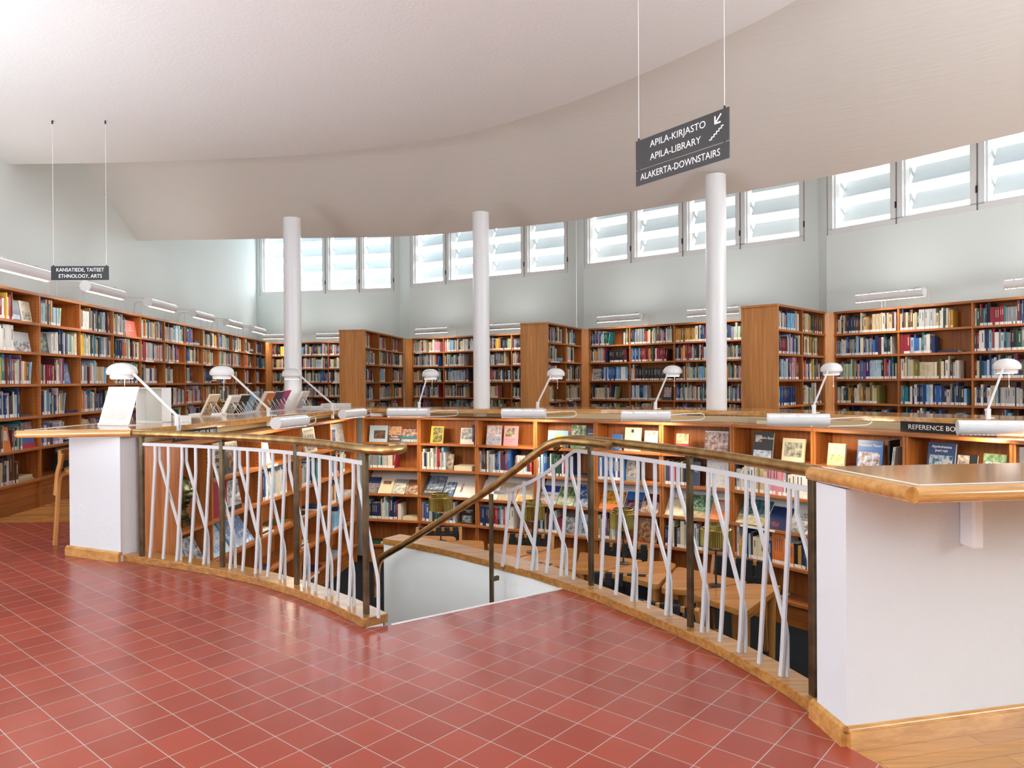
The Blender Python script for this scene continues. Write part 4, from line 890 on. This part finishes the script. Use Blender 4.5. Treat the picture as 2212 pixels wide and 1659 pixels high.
def tube_light(name, R, Lh, slots):
    """white cylindrical fitting, axis along local x, lit underneath"""
    r = empty(name)
    prof = []
    hs = MB(); n = 20; a0, a1 = math.radians(-60), math.radians(240)
    ring = lambda x, rad: [(x, rad * math.cos(a0 + (a1 - a0) * k / n), rad * math.sin(a0 + (a1 - a0) * k / n)) for k in range(n + 1)]
    ri = [ring(-Lh, R), ring(Lh, R)]; ro_ = [ring(-Lh, R - .004), ring(Lh, R - .004)]
    hs.loft([ri[0] + ro_[0][::-1], ri[1] + ro_[1][::-1]])
    obj('housing', hs, 'white', r, smooth=True)
    for s in (-1, 1): obj('end_cap', MB().tube([(s * Lh, 0, 0), (s * (Lh + .006), 0, 0)], R, 20), 'white', r, smooth=True)
    obj('tube', MB().tube([(-Lh + .03, 0, -R * .35), (Lh - .03, 0, -R * .35)], R * .3, 10), 'tube', r, smooth=True)
    fr_ = MB(); k = -Lh + .02
    while k < Lh - .02: fr_.box(k, k + .016, -R * .5, R * .5, -R * .90, -R * .78); k += .028
    obj('louvre_grid', fr_, 'white', r)
    sl_ = MB(); a = math.radians(140)
    for s in range(slots):
        x0 = -Lh + (2 * Lh) * (s + .12) / slots; x1 = -Lh + (2 * Lh) * (s + .88) / slots
        for aa in ((math.radians(222), ) if slots < 6 else ()): pass
        c_, s_ = math.cos(a), math.sin(a); P_ = lambda x, w_, o: (x, (R + o) * c_ - w_ * s_, (R + o) * s_ + w_ * c_)
        sl_.hexa([P_(x0, -.0045, -.002), P_(x1, -.0045, -.002), P_(x1, .0045, -.002), P_(x0, .0045, -.002), P_(x0, -.0045, .0008), P_(x1, -.0045, .0008), P_(x1, .0045, .0008), P_(x0, .0045, .0008)])
    obj('lit_slot', sl_, 'slot', r)
    return r
wl0 = tube_light('shelf_light', .057, .25, 4)
obj('bracket_arm', MB().tube([(.25, 0, .012), (.42, .03, .022)], .007, 8).tube([(.42, .03, .022), (.56, .06, .025), (.59, .07, .015), (.595, .07, -.02), (.56, .06, -.04), (.42, .03, -.048), (.25, .01, -.05)], .005, 8), 'gloss_white', wl0, smooth=True)
WL = [((-2.08, 6.84, .933), 76, 'white tubular shelf light nearest the camera over the left pit bookcase'), ((-1.905, 8.72, .928), 74, 'white tubular shelf light over the far end of the left pit bookcase'),
      ((-1.245, 8.75, .934), -11, 'first white tubular shelf light from the left above the back of the pit'), ((.133, 8.35, .932), -12, 'white tubular shelf light below the desk lamp at the second fin'),
      ((1.405, 7.65, .930), -14, 'white tubular shelf light left of the right column base'), ((2.49, 6.35, .948), -17, 'white tubular shelf light below the desk lamp at the third fin'), ((3.56, 5.35, .935), -18, 'white tubular shelf light in front of the black reference sign')]
for k, (p, a, lb) in enumerate(WL):
    o = wl0 if k == 0 else copy_tree(wl0)
    o.location = p; o.rotation_euler = (0, 0, math.radians(a)); tag(o, lb, 'light', 'white tubular lights above the pit bookcases')
    area('shelf_lamp', (p[0], p[1], p[2] - .062), (math.radians(14), 0, math.radians(a)), .46, .05, 2.5, (1, .80, .52))
cl0 = tube_light('bookcase_light', .062, .43, 9)
br = MB()
for s in (-.28, .28):
    br.hexa([(s - .012, -.02, .055), (s + .075, -.02, .075), (s + .075, .02, .075), (s - .012, .02, .055), (s - .03, -.02, .074), (s + .1, -.02, .079), (s + .1, .02, .079), (s - .03, .02, .074)])
obj('hook', br, 'white', cl0)
bt = MB()
for s in (-.28, .28):
    bt.tube(catmull([(s, 0, .06), (s, .20, .075), (s, .40, .075), (s, .47, .04), (s, .48, -.11)], 5), .007, 8); bt.tube([(s, .38, .073), (s, .38, -.11)], .005, 6)
obj('bracket_arm', bt, 'white', cl0, smooth=True)
CL = []
for i, y in enumerate((6.86, 8.48, 10.1, 11.72, 13.34, 14.96)):
    CL.append(((-4.62 - .073 * (y - 6.896), y, 2.385), math.atan2(1, -.073), '%s white tube light from the camera above the left wall bookcase' % ORD[i]))
for A, u, ss, nm in (((-5.75, 17.42), (.977, -.21), (.42, 1.78), 'corner bookcase'), ((-2.19, 16.03), (.846, -.534), (.80, 2.62), 'middle left bookcase'), ((1.416, 13.376), (.765, -.644), (.834, 2.56), 'middle right bookcase'), ((4.588, 10.366), (.606, -.795), (.91, 2.66), 'right bookcase')):
    f_ = Fr(A, u)
    for j, s in enumerate(ss):
        p = f_.w(s, -.30, 2.385); CL.append((p, f_.ang, '%s white tube light from the left above the %s' % (ORD[j], nm)))
for k, (p, a, lb) in enumerate(CL):
    o = cl0 if k == 0 else copy_tree(cl0)
    o.location = p; o.rotation_euler = (0, 0, a); tag(o, lb, 'light', 'white tube lights above the wall bookcases')
    area('bookcase_lamp', (p[0], p[1], p[2] - .068), (math.radians(16), 0, a), .8, .05, (.8 if k < 6 else 1.1), (1, .93, .82))
    area('bookcase_uplight', (p[0], p[1], p[2] + .09), (math.pi, 0, a), .8, .05, (.8 if k < 6 else 1.1), (1, .98, .94))

# ------------------------------------------------------------------ signs
def cables(root, pts, ztop, org, r=.0012):
    m = MB(); k_ = MB()
    for x, y, z in pts:
        m.tube([(x - org[0], y - org[1], z - org[2]), (x - org[0], y - org[1], ztop - org[2])], r, 6)
        k_.tube([(x - org[0], y - org[1], z - org[2] - .003), (x - org[0], y - org[1], z - org[2] + .012)], .005, 8); k_.tube([(x - org[0], y - org[1], ztop - org[2] - .03), (x - org[0], y - org[1], ztop - org[2])], .005, 8)
    obj('hanging_wire', m, 'white', root); obj('wire_clip', k_, 'dark', root)
sf = Fr((.686, 4.0), (.36, -.51)); SW = .624
sg = empty('hanging_sign', (.686, 4.0, 2.365), sf.ang); tag(sg, 'large dark grey hanging sign pointing to the library downstairs', 'sign')
obj('upper_plate', MB().box(0, SW, 0, .006, .086, .245), 'signgrey', sg, bev=.001)
obj('lower_plate', MB().box(0, SW, 0, .006, 0, .081), 'signgrey', sg, bev=.001)
def fit(o, w):
    a = [v.co.x for v in o.data.vertices]; k = w / (max(a) - min(a)); o.scale = (k, 1, 1)
fit(text('lettering', 'APILA-KIRJASTO', .050, 'letters', sg, (.108, -.001, .201), align='LEFT'), .375)
fit(text('lettering', 'APILA-LIBRARY', .050, 'letters', sg, (.108, -.001, .131), align='LEFT'), .345)
fit(text('lettering', 'ALAKERTA-DOWNSTAIRS', .050, 'letters', sg, (.036, -.001, .040), align='LEFT'), .535)
ar = MB(); y0, y1 = -.0012, .0
ar.hexa([(.537, y0, .186), (.545, y0, .186), (.545, y1, .186), (.537, y1, .186), (.537, y0, .222), (.545, y0, .222), (.545, y1, .222), (.537, y1, .222)])
ar.box(.537, .575, y0, y1, .182, .190); ar.bar((.541, -.0006, .186), (.578, -.0006, .225), .0012, .008, side=(0, 1, 0))
obj('arrow_mark', ar, 'letters', sg)
stp = MB()
for k in range(5):
    x = .505 + k * .015; z = .112 + k * .010
    stp.box(x, x + .018, y0, y1, z, z + .006); stp.box(x + .012, x + .018, y0, y1, z, z + .016)
stp.box(.580, .592, y0, y1, .162, .168)
obj('stair_mark', stp, 'letters', sg)
a_, b_ = sf.w(.022, .003, 2.61), sf.w(SW - .028, .003, 2.61)
m_ = MB(); k_ = MB()
for x in (.022, SW - .028):
    m_.tube([(x, .003, .25), (x, .003, 3.65 - 2.365)], .0016, 6); k_.tube([(x, .003, .245), (x, .003, .257)], .005, 8); k_.tube([(x, .003, .076), (x, .003, .09)], .004, 8)
obj('hanging_wire', m_, 'white', sg); obj('wire_clip', k_, 'dark', sg)
s2 = empty('hanging_sign', (-4.104, 6.5, 2.228)); tag(s2, 'small black hanging sign for ethnology and arts at the left wall', 'sign')
s2.rotation_euler = (0, 0, .02)
obj('plate', MB().box(0, .508, 0, .006, 0, .124), 'black', s2)
fit(text('lettering', 'KANSATIEDE, TAITEET', .046, 'letters', s2, (.045, -.001, .090), align='LEFT'), .42)
fit(text('lettering', 'ETHNOLOGY, ARTS', .046, 'letters', s2, (.066, -.001, .034), align='LEFT'), .38)
m_ = MB(); k_ = MB()
for x in (.02, .488):
    m_.tube([(x, .003, .124), (x, .003, 3.65 - 2.228)], .0016, 6); k_.tube([(x, .003, .122), (x, .003, .134)], .006, 8); k_.tube([(x, .003, 3.65 - 2.228 - .03), (x, .003, 3.65 - 2.228)], .007, 8)
obj('hanging_wire', m_, 'white', s2); obj('wire_clip', k_, 'dark', s2)
def shelf_sign(fr, x, y, z, L, h, s, size, label, off=.03, tw=None):
    p = fr.w(x, y, z); r = empty('shelf_sign', p, fr.ang); tag(r, label, 'sign')
    obj('plate', MB().box(0, L, 0, .006, 0, h), 'black', r)
    t = text('lettering', s, size, 'letters', r, (off, -.001, h * .48), align='LEFT')
    if tw: fit(t, tw)
f9 = pit_units[8][1]
shelf_sign(f9, -.13, .12, .856, .78, .088, 'REFERENCE BOOKS', .056, 'black reference books sign under the worktop, half hidden by a shelf light', .07, .51)
shelf_sign(lfr, .08, .10, .856, .66, .08, 'ARKKITEHTUURI', .06, 'black sign with white lettering at the near end of the left pit bookcase', .04, .58)
shelf_sign(lfr, 2.10, .12, .856, .62, .07, 'ARCHITECTURE', .05, 'black sign with white lettering behind the nearest shelf light on the left pit bookcase', .05, .52)
so0 = None
for k, (ui, x) in enumerate(((1, .62), (4, .10), (5, .70), (8, .0))):
    f_ = pit_units[ui][1]; p = f_.w(x, .35, .862)
    o = obj('wall_socket', MB().box(0, .07, 0, .012, 0, .048), 'socket', bev=.003) if so0 is None else so0.copy()
    if so0 is None: so0 = o
    else: COL.objects.link(o)
    o.location = p; o.rotation_euler = (0, 0, f_.ang); tag(o, 'beige wall socket under the worktop above the %s pit bookcase' % UL[ui], 'socket', 'beige wall sockets under the worktop')
f_ = pit_units[0][1]
tag(obj('power_strip', MB().box(0, .16, 0, .06, 0, .045), 'gloss_white', loc=f_.w(.08, .06, .8555), rotz=f_.ang, bev=.006), 'white power strip on top of the first pit bookcase', 'power strip')
f_ = pit_units[6][1]
tag(obj('power_strip', MB().box(0, .2, 0, .07, 0, .035), 'socket', loc=f_.w(.17, .16, .8555), rotz=f_.ang + .15, bev=.004), 'beige power box under the worktop between the right column and a shelf light', 'power strip')

# ------------------------------------------------------------------ things on the worktop
ph = empty('poster_holder', (-3.19, 5.86, HT), -.30); tag(ph, 'slanted white poster holder on the left end of the worktop', 'poster holder')
sh_ = MB().hexa([(-.155, -.02, .012), (.155, -.02, .012), (.155, -.016, .012), (-.155, -.016, .012), (-.155, .085, .31), (.155, .085, .31), (.155, .089, .31), (-.155, .089, .31)])
obj('sheet', sh_, 'paper', ph)
obj('foot', MB().box(-.155, .155, -.03, .10, 0, .004).box(-.155, .155, -.03, -.026, 0, .02), 'paper', ph)
obj('printed_picture', MB().hexa([(-.11, -.009, .05), (.11, -.009, .05), (.11, -.008, .05), (-.11, -.008, .05), (-.11, .022, .135), (.11, .022, .135), (.11, .023, .135), (-.11, .023, .135)]), picmat(((.74, .66, .60), (.80, .77, .74), (.80, .72, .68)), 30), ph)
dbx = empty('display_box', (-3.14, 6.30, HT), -.42); tag(dbx, 'open beige grey box standing on edge behind the poster holder', 'box')
obj('back', MB().box(-.16, .16, .09, .094, 0, .30), 'beige', dbx); obj('rim', MB().box(-.16, .16, 0, .09, 0, .006).box(-.16, .16, 0, .09, .294, .30).box(-.16, -.154, 0, .09, 0, .30).box(.154, .16, 0, .09, 0, .30), 'paper', dbx)
lb_ = empty('leaflet_box', (-2.93, 6.32, HT), -.45); tag(lb_, 'low white leaflet box with a tiny red mark beside the beige box', 'box')
obj('box', MB().box(-.09, .09, 0, .10, 0, .055), 'paper', lb_, bev=.002); obj('red_mark', MB().lathe([(.008, -.0005), (.008, .0005)], 12).xf(Matrix.Translation((.03, -.0006, .032)) @ Matrix.Rotation(math.pi / 2, 4, 'X')), cmat((.6, .03, .04)), lb_)
for k, (x, y, a, sx, sy, h, c, lb) in enumerate(((-3.22, 6.75, -.3, .11, .15, .006, 'paper', 'white leaflets lying behind the leaflet box'), (-3.18, 7.62, .1, .16, .12, .02, 'paper', 'low white stack of leaflets behind the first propped book'), (-2.62, 9.55, .25, .14, .19, .022, 'pp', 'open pale blue magazine lying beside the left column'), (-2.40, 9.93, -.2, .17, .11, .05, 'paper', 'white flat box lying at the far corner of the worktop'), (-3.05, 8.45, .2, .12, .16, .012, 'paper', 'white papers behind the pale blue propped book'))):
    tag(obj('leaflet_stack', MB().box(-sx, sx, -sy, sy, 0, h), M[c] if c != 'pp' else picmat(((.5, .6, .72), (.72, .76, .8), (.8, .8, .8)), 6), loc=(x, y, HT), rotz=a, bev=.002), lb, 'papers')
PB = [(-3.10, 7.33, 'cream', .16, .245, .020, 'cream propped up book covered in small portraits, nearest on the worktop', ((.05, .04, .03), (.5, .35, .25), (.65, .55, .45))), (-3.10, 7.86, 'white', .17, .225, .045, 'thick white propped up book with a street photograph', ((.08, .1, .05), (.4, .38, .33), (.75, .75, .75))),
      (-3.07, 8.06, 'black', .17, .235, .040, 'thick black propped up book with white print', ((.01, .01, .01), (.03, .03, .03), (.25, .2, .17))), (-3.04, 8.30, 'sky blue', .17, .255, .014, 'slim sky blue propped up book', ((.25, .42, .55), (.32, .5, .65))), (-2.97, 8.55, 'orange', .18, .26, .05, 'thick orange propped up book with cream pages', ((.5, .2, .05), (.6, .3, .1))),
      (-2.93, 8.83, 'navy blue', .19, .255, .020, 'dark navy propped up book behind wire loops', ((.02, .03, .06), (.04, .05, .09))), (-2.90, 9.02, 'magenta', .16, .27, .016, 'magenta propped up book left of the column', ((.3, .03, .15), (.4, .06, .25))), (-2.72, 9.20, 'white', .17, .25, .022, 'thin white propped up magazines in front of the left column', ((.3, .3, .45), (.7, .7, .72)))]
for x, y, c, w_, h_, t_, lb, cols in PB:
    f_ = Fr((x, y), (-.22, -.97)); tl = .50
    cv = MB().box(-w_ / 2, w_ / 2, 0, .003, 0, h_).box(-w_ / 2, w_ / 2, t_ - .003, t_, 0, h_).box(-w_ / 2, -w_ / 2 + .003, .003, t_ - .003, 0, h_)
    o = obj('book', cv, cmat(COLS[c], .3)); o.location = (x, y, HT + .012); o.rotation_euler = (-tl, 0, f_.ang); tag(o, lb, 'book', 'books propped up on wire stands')
    obj('page_block', MB().box(-w_ / 2 + .003, w_ / 2 - .003, .003, t_ - .003, .003, h_ - .003), 'pages', o)
    obj('cover_picture', MB().box(-w_ * .4, w_ * .4, t_ - .001, t_ + .0006, h_ * .08, h_ * .7), picmat(cols, 40), o)
    e_ = empty('book_stand', (x, y, HT), f_.ang); tag(e_, 'white wire stand under the %s' % lb.replace(', nearest on the worktop', '').replace(' propped up', ''), 'book stand', 'white wire book stands')
    wr = MB(); dz = h_ * .62 * math.cos(tl); dyy = h_ * .62 * math.sin(tl) + t_ / math.cos(tl) + .004
    for s in (-.045, .045):
        wr.tube(catmull([(s - .03, dyy + .10, .002), (s - .012, dyy + .03, dz * .7), (s, dyy + .004, dz), (s + .012, dyy + .03, dz * .7), (s + .03, dyy + .10, .002)], 4), .0022, 6)
        wr.tube([(s, -.02, .018), (s, -.012, .003), (s, dyy + .10, .003)], .0022, 6)
    obj('wire_frame', wr, 'white', e_)

# ------------------------------------------------------------------ pit furniture
def roundpoly(p, r, n=4):
    out = []
    for i in range(len(p)):
        a, b, c = Vector(p[i - 1]), Vector(p[i]), Vector(p[(i + 1) % len(p)])
        d1 = (a - b).normalized(); d2 = (c - b).normalized(); rr_ = min(r, (a - b).length * .4, (c - b).length * .4)
        p1, p2 = b + d1 * rr_, b + d2 * rr_
        for k in range(n + 1):
            t = k / n; q = p1 * (1 - t) ** 2 + b * 2 * t * (1 - t) + p2 * t * t; out.append((q.x, q.y))
    return out
TZ = -.28
TB = [([(1.29, 5.44), (1.58, 4.96), (2.07, 5.60), (1.83, 5.66)], 'birch wedge table nearest the right pillar'), ([(1.12, 5.54), (1.30, 5.49), (1.85, 5.70), (1.40, 6.19)], 'birch wedge table left of the nearest one, sharing its brass lamp'),
      ([(.77, 6.06), (1.12, 5.63), (1.41, 6.27), (1.34, 6.37), (1.17, 6.38)], 'birch wedge table in front of the third webbed chair'), ([(.52, 6.10), (.75, 6.08), (1.155, 6.40), (.62, 6.74)], 'birch wedge table under the third brass lamp'),
      ([(.04, 6.52), (.50, 6.12), (.61, 6.86), (.45, 6.93)], 'birch wedge table beside the second brass lamp'), ([(-.22, 6.77), (.02, 6.55), (.40, 6.93), (-.25, 7.12)], 'birch wedge table carrying the second brass lamp'),
      ([(-.95, 6.95), (-.60, 6.55), (-.27, 6.84), (-.29, 7.23), (-.52, 7.27)], 'birch wedge table behind the stair wall cap'), ([(-1.05, 7.0), (-.56, 7.28), (-.60, 7.45), (-1.02, 7.5)], 'far birch table in front of the first webbed chair')]
for p, lb in TB:
    cx = sum(q[0] for q in p) / len(p); cy = sum(q[1] for q in p) / len(p)
    r = empty('table', (cx, cy, FLOORP)); tag(r, lb + ' in the pit', 'table', 'wedge shaped birch tables in the pit')
    loc_ = [(x - cx, y - cy) for x, y in p]
    ar_ = sum(loc_[i][0] * loc_[(i + 1) % len(loc_)][1] - loc_[(i + 1) % len(loc_)][0] * loc_[i][1] for i in range(len(loc_)))
    if ar_ < 0: loc_ = loc_[::-1]
    obj('tabletop', MB().prism(roundpoly(loc_, .05), TZ - .042 - FLOORP, TZ - FLOORP), 'table', r, bev=.003)
    for x, y in loc_[:4]:
        x, y = x * .74, y * .74
        obj('leg', MB().lathe([(.020, 0), (.031, TZ - .055 - FLOORP)], 14, (x, y, 0)), 'birch_v', r, smooth=True)
        obj('leg_collar', MB().lathe([(.036, TZ - .055 - FLOORP), (.036, TZ - .0425 - FLOORP)], 14, (x, y, 0)), cmat((.42, .50, .55)), r)
def webbed_chair():
    r = empty('chair'); W = .235; D = .22
    for s in (-1, 1):
        obj('leg', MB().strip([(s * W, -D, 0), (s * W, -D, .42), (s * W, -D + .06, .45)], (1, 0, 0), .028, .045), 'birch_v', r)
        obj('leg', MB().strip([(s * W, D + .06, 0), (s * W, D, .40), (s * W, D + .03, .56), (s * W, D + .10, .755)], (1, 0, 0), .028, .042), 'birch_v', r)
        obj('side_rail', MB().bar((s * W, -D, .435), (s * W, D, .42), .028, .045), 'birch', r)
    obj('top_rail', MB().bar((-W - .012, D + .088, .735), (W + .012, D + .088, .735), .03, .038), 'birch', r, bev=.003)
    obj('lower_rail', MB().bar((-W, D + .015, .50), (W, D + .015, .50), .025, .03), 'birch', r)
    st_ = MB(); n = 5
    for k in range(n):
        x = -W + .055 + (2 * W - .11) * k / (n - 1)
        st_.strip([(x, D + .058, .50), (x, D + .066, .66), (x, D + .066, .757), (x, D + .112, .757), (x, D + .110, .66), (x, D + .04, .50)], (1, 0, 0), .058, .004)
    obj('back_webbing', st_, 'web', r)
    hb = MB()
    for z, y in ((.535, .040), (.595, .058), (.655, .078)): hb.box(-W + .01, W - .01, D + y - .005 - .002, D + y + .012, z - .026, z + .026)
    obj('back_webbing', hb, 'web', r)
    sw = MB()
    for k in range(6):
        y = -D + .04 + k * .076; sw.box(-W - .012, W + .012, y - .032, y + .032, .440 - k * .003, .448 - k * .003)
    for k in range(5):
        x = -W + .055 + (2 * W - .11) * k / 4; sw.hexa([(x - .03, -D + .005, .446), (x + .03, -D + .005, .446), (x + .03, D, .431), (x - .03, D, .431), (x - .03, -D + .005, .452), (x + .03, -D + .005, .452), (x + .03, D, .437), (x - .03, D, .437)])
    obj('seat_webbing', sw, 'web', r)
    return r
ch0 = webbed_chair()
for k, (x, y, a, lb) in enumerate(((-.80, 7.57, 0, 'black webbed chair facing the camera, leftmost against the pit bookcases'), (.13, 7.20, -9, 'black webbed chair facing the camera behind the second brass lamp'), (.98, 6.74, -20, 'black webbed chair facing the camera behind the third brass lamp'), (1.82, 6.17, -36, 'black webbed chair facing the camera behind the nearest brass lamp'),
                                   (.95, 6.22 + .02, 165, 'black webbed chair seen from behind, backrest by the third brass lamp table'), (.30, 6.62, 150, 'black webbed chair seen from behind, beside the second brass lamp'), (1.22, 5.40, 150, 'black webbed chair seen from behind, low beside the middle rail post'))):
    o = ch0 if k == 0 else copy_tree(ch0)
    o.location = (x, y, FLOORP); o.rotation_euler = (0, 0, math.radians(a)); tag(o, lb, 'chair', 'black webbed birch chairs in the pit')
def table_lamp():
    r = empty('table_lamp')
    obj('base', MB().lathe([(.055, 0), (.055, .006), (.012, .012)], 24), 'dark', r, smooth=True)
    obj('stem', MB().tube([(0, 0, .008), (0, 0, .29)], .0075, 10), 'dark', r, smooth=True)
    obj('diffuser', MB().lathe([(.03, .285), (.055, .295), (.062, .315)], 24), 'white', r, smooth=True)
    n = 96; R = .115
    rib = lambda z, k_: [((R + (.0035 if k % 2 else -.0025)) * k_ * math.cos(2 * math.pi * k / n), (R + (.0035 if k % 2 else -.0025)) * k_ * math.sin(2 * math.pi * k / n), z) for k in range(n)]
    inn = lambda z: [((R - .01) * math.cos(2 * math.pi * k / n), (R - .01) * math.sin(2 * math.pi * k / n), z) for k in range(n)]
    obj('lamp_shade', MB().loft([inn(.315), rib(.31, 1), rib(.435, 1), inn(.44)], cap=True), 'shade', r)
    obj('top_ring', MB().loft([[(q * math.cos(2 * math.pi * k / 32), q * math.sin(2 * math.pi * k / 32), z) for k in range(32)] for q, z in ((.094, .44), (.094, .452), (.088, .456), (.088, .472), (.080, .474), (.080, .445))], cap=False), 'shade', r, smooth=True)
    obj('top_disc', MB().lathe([(.08, .446), (.08, .452)], 32), 'dark', r)
    return r
tl0 = table_lamp()
for k, (x, y, lb) in enumerate(((-.715, 7.22, 'ribbed brass table lamp leftmost in the pit, above the sloping handrail'), (.18, 6.74, 'ribbed brass table lamp behind the lower white balusters'), (.955, 6.30, 'ribbed brass table lamp right of the first tall rail post'), (1.56, 5.60, 'ribbed brass table lamp nearest the right pillar'))):
    o = tl0 if k == 0 else copy_tree(tl0)
    o.location = (x, y, TZ); tag(o, lb, 'table lamp', 'brass table lamps in the pit')
# high chair at the left end of the worktop
hc = empty('bar_chair', (-3.51, 6.06, 0), math.radians(90)); tag(hc, 'birch high chair with low backrest beside the left pillar', 'chair')
obj('seat', MB().lathe([(.18, .575), (.19, .585), (.19, .605), (.18, .615)], 36), 'birch', hc, smooth=True)
for sx in (-1, 1):
    for sy in (-1, 1):
        obj('leg', MB().strip(catmull([(sx * .185, sy * .185, 0), (sx * .168, sy * .168, .40), (sx * .160, sy * .160, .53), (sx * .145, sy * .145, .566), (sx * .10, sy * .10, .573)], 5), (-sy, sx, 0), .048, .026), 'birch_v', hc, bev=.003)
bk_ = MB(); rings = []
for k in range(13):
    a = math.radians(-56 + 112 * k / 12); x = .215 * math.sin(a) * 1.0; y = .215 * math.cos(a)
    zz0 = .665 if abs(k - 6) < 5 else .62
    rings.append([(x, y, zz0), (x * 1.08, y * 1.08, zz0), (x * 1.08, y * 1.08, .76), (x, y, .76)])
bk_.loft(rings)
obj('backrest', bk_, 'birch', hc, smooth=True, bev=.003)
for s in (-1, 1):
    obj('back_post', MB().strip(catmull([(s * .182, .125, .74), (s * .178, .14, .66), (s * .172, .165, .58), (s * .170, .178, .46), (s * .172, .184, .40)], 4), (s, .6, 0), .02, .05), 'birch_v', hc, bev=.003)
# bronze head on the left pit bookcase
bu = empty('bronze_bust', (*lfr.w(.22, .13, .195)[:2], .1955), math.radians(-8)); tag(bu, 'greenish bronze portrait head in profile in the left pit bookcase', 'sculpture')
hd_ = MB(); nu, nv = 40, 30; rings = []
def gs(x, c, s): return math.exp(-((x - c) / s) ** 2)
for i in range(nv + 1):
    z = -.155 + .305 * i / nv; ring_ = []
    t = (z - .015) / .135
    prof_ = math.sqrt(max(0, 1 - t * t)) if t > -1 else 0
    for k in range(nu):
        a = 2 * math.pi * k / nu; ca, sa = math.cos(a), math.sin(a)
        rx = .098 * prof_; ry = .076 * prof_
        nk = max(0, min(1, (-.045 - z) / .05)); nx, ny = .055, .052
        rx = max(rx, nx * nk) if ca < .2 else max(rx * (1 - .12 * gs(z, -.02, .05)), .045 * nk); ry = max(ry, ny * nk)
        x = rx * ca; y = ry * sa; f = gs(a if a < math.pi else a - 2 * math.pi, 0, .22); f2 = gs(a if a < math.pi else a - 2 * math.pi, 0, .5)
        x += f * (.030 * gs(z, -.012, .014) + .020 * gs(z, .008, .018)) + f2 * (.010 * gs(z, .036, .010) - .010 * gs(z, .018, .008) * (1 - f)) + f2 * (.010 * gs(z, -.046, .006) + .009 * gs(z, -.058, .006) + .016 * gs(z, -.088, .014) - .006 * gs(z, -.069, .006))
        e = gs(abs(a - math.pi) - math.pi / 2, 0, .16) * gs(z, -.005, .028); y += math.copysign(.010 * e, sa)
        x -= .02 * gs(z, -.03, .04) * (ca < -.3) * 0
        ring_.append((x, y, z + .245))
    rings.append(ring_)
hd_.loft(rings)
obj('head', hd_, 'bust', bu, smooth=True)
obj('base', MB().box(-.06, .06, -.055, .055, 0, .06).box(-.05, .05, -.045, .045, .06, .095), 'bust', bu, bev=.006)
sh2 = obj('sheet', MB().box(-.11, .11, 0, .002, 0, .20), 'paper'); sh2.location = lfr.w(.36, .20, .1975); sh2.rotation_euler = (-.35, .25, lfr.ang + .25); tag(sh2, 'white information sheet leaning behind the bronze head', 'sheet')
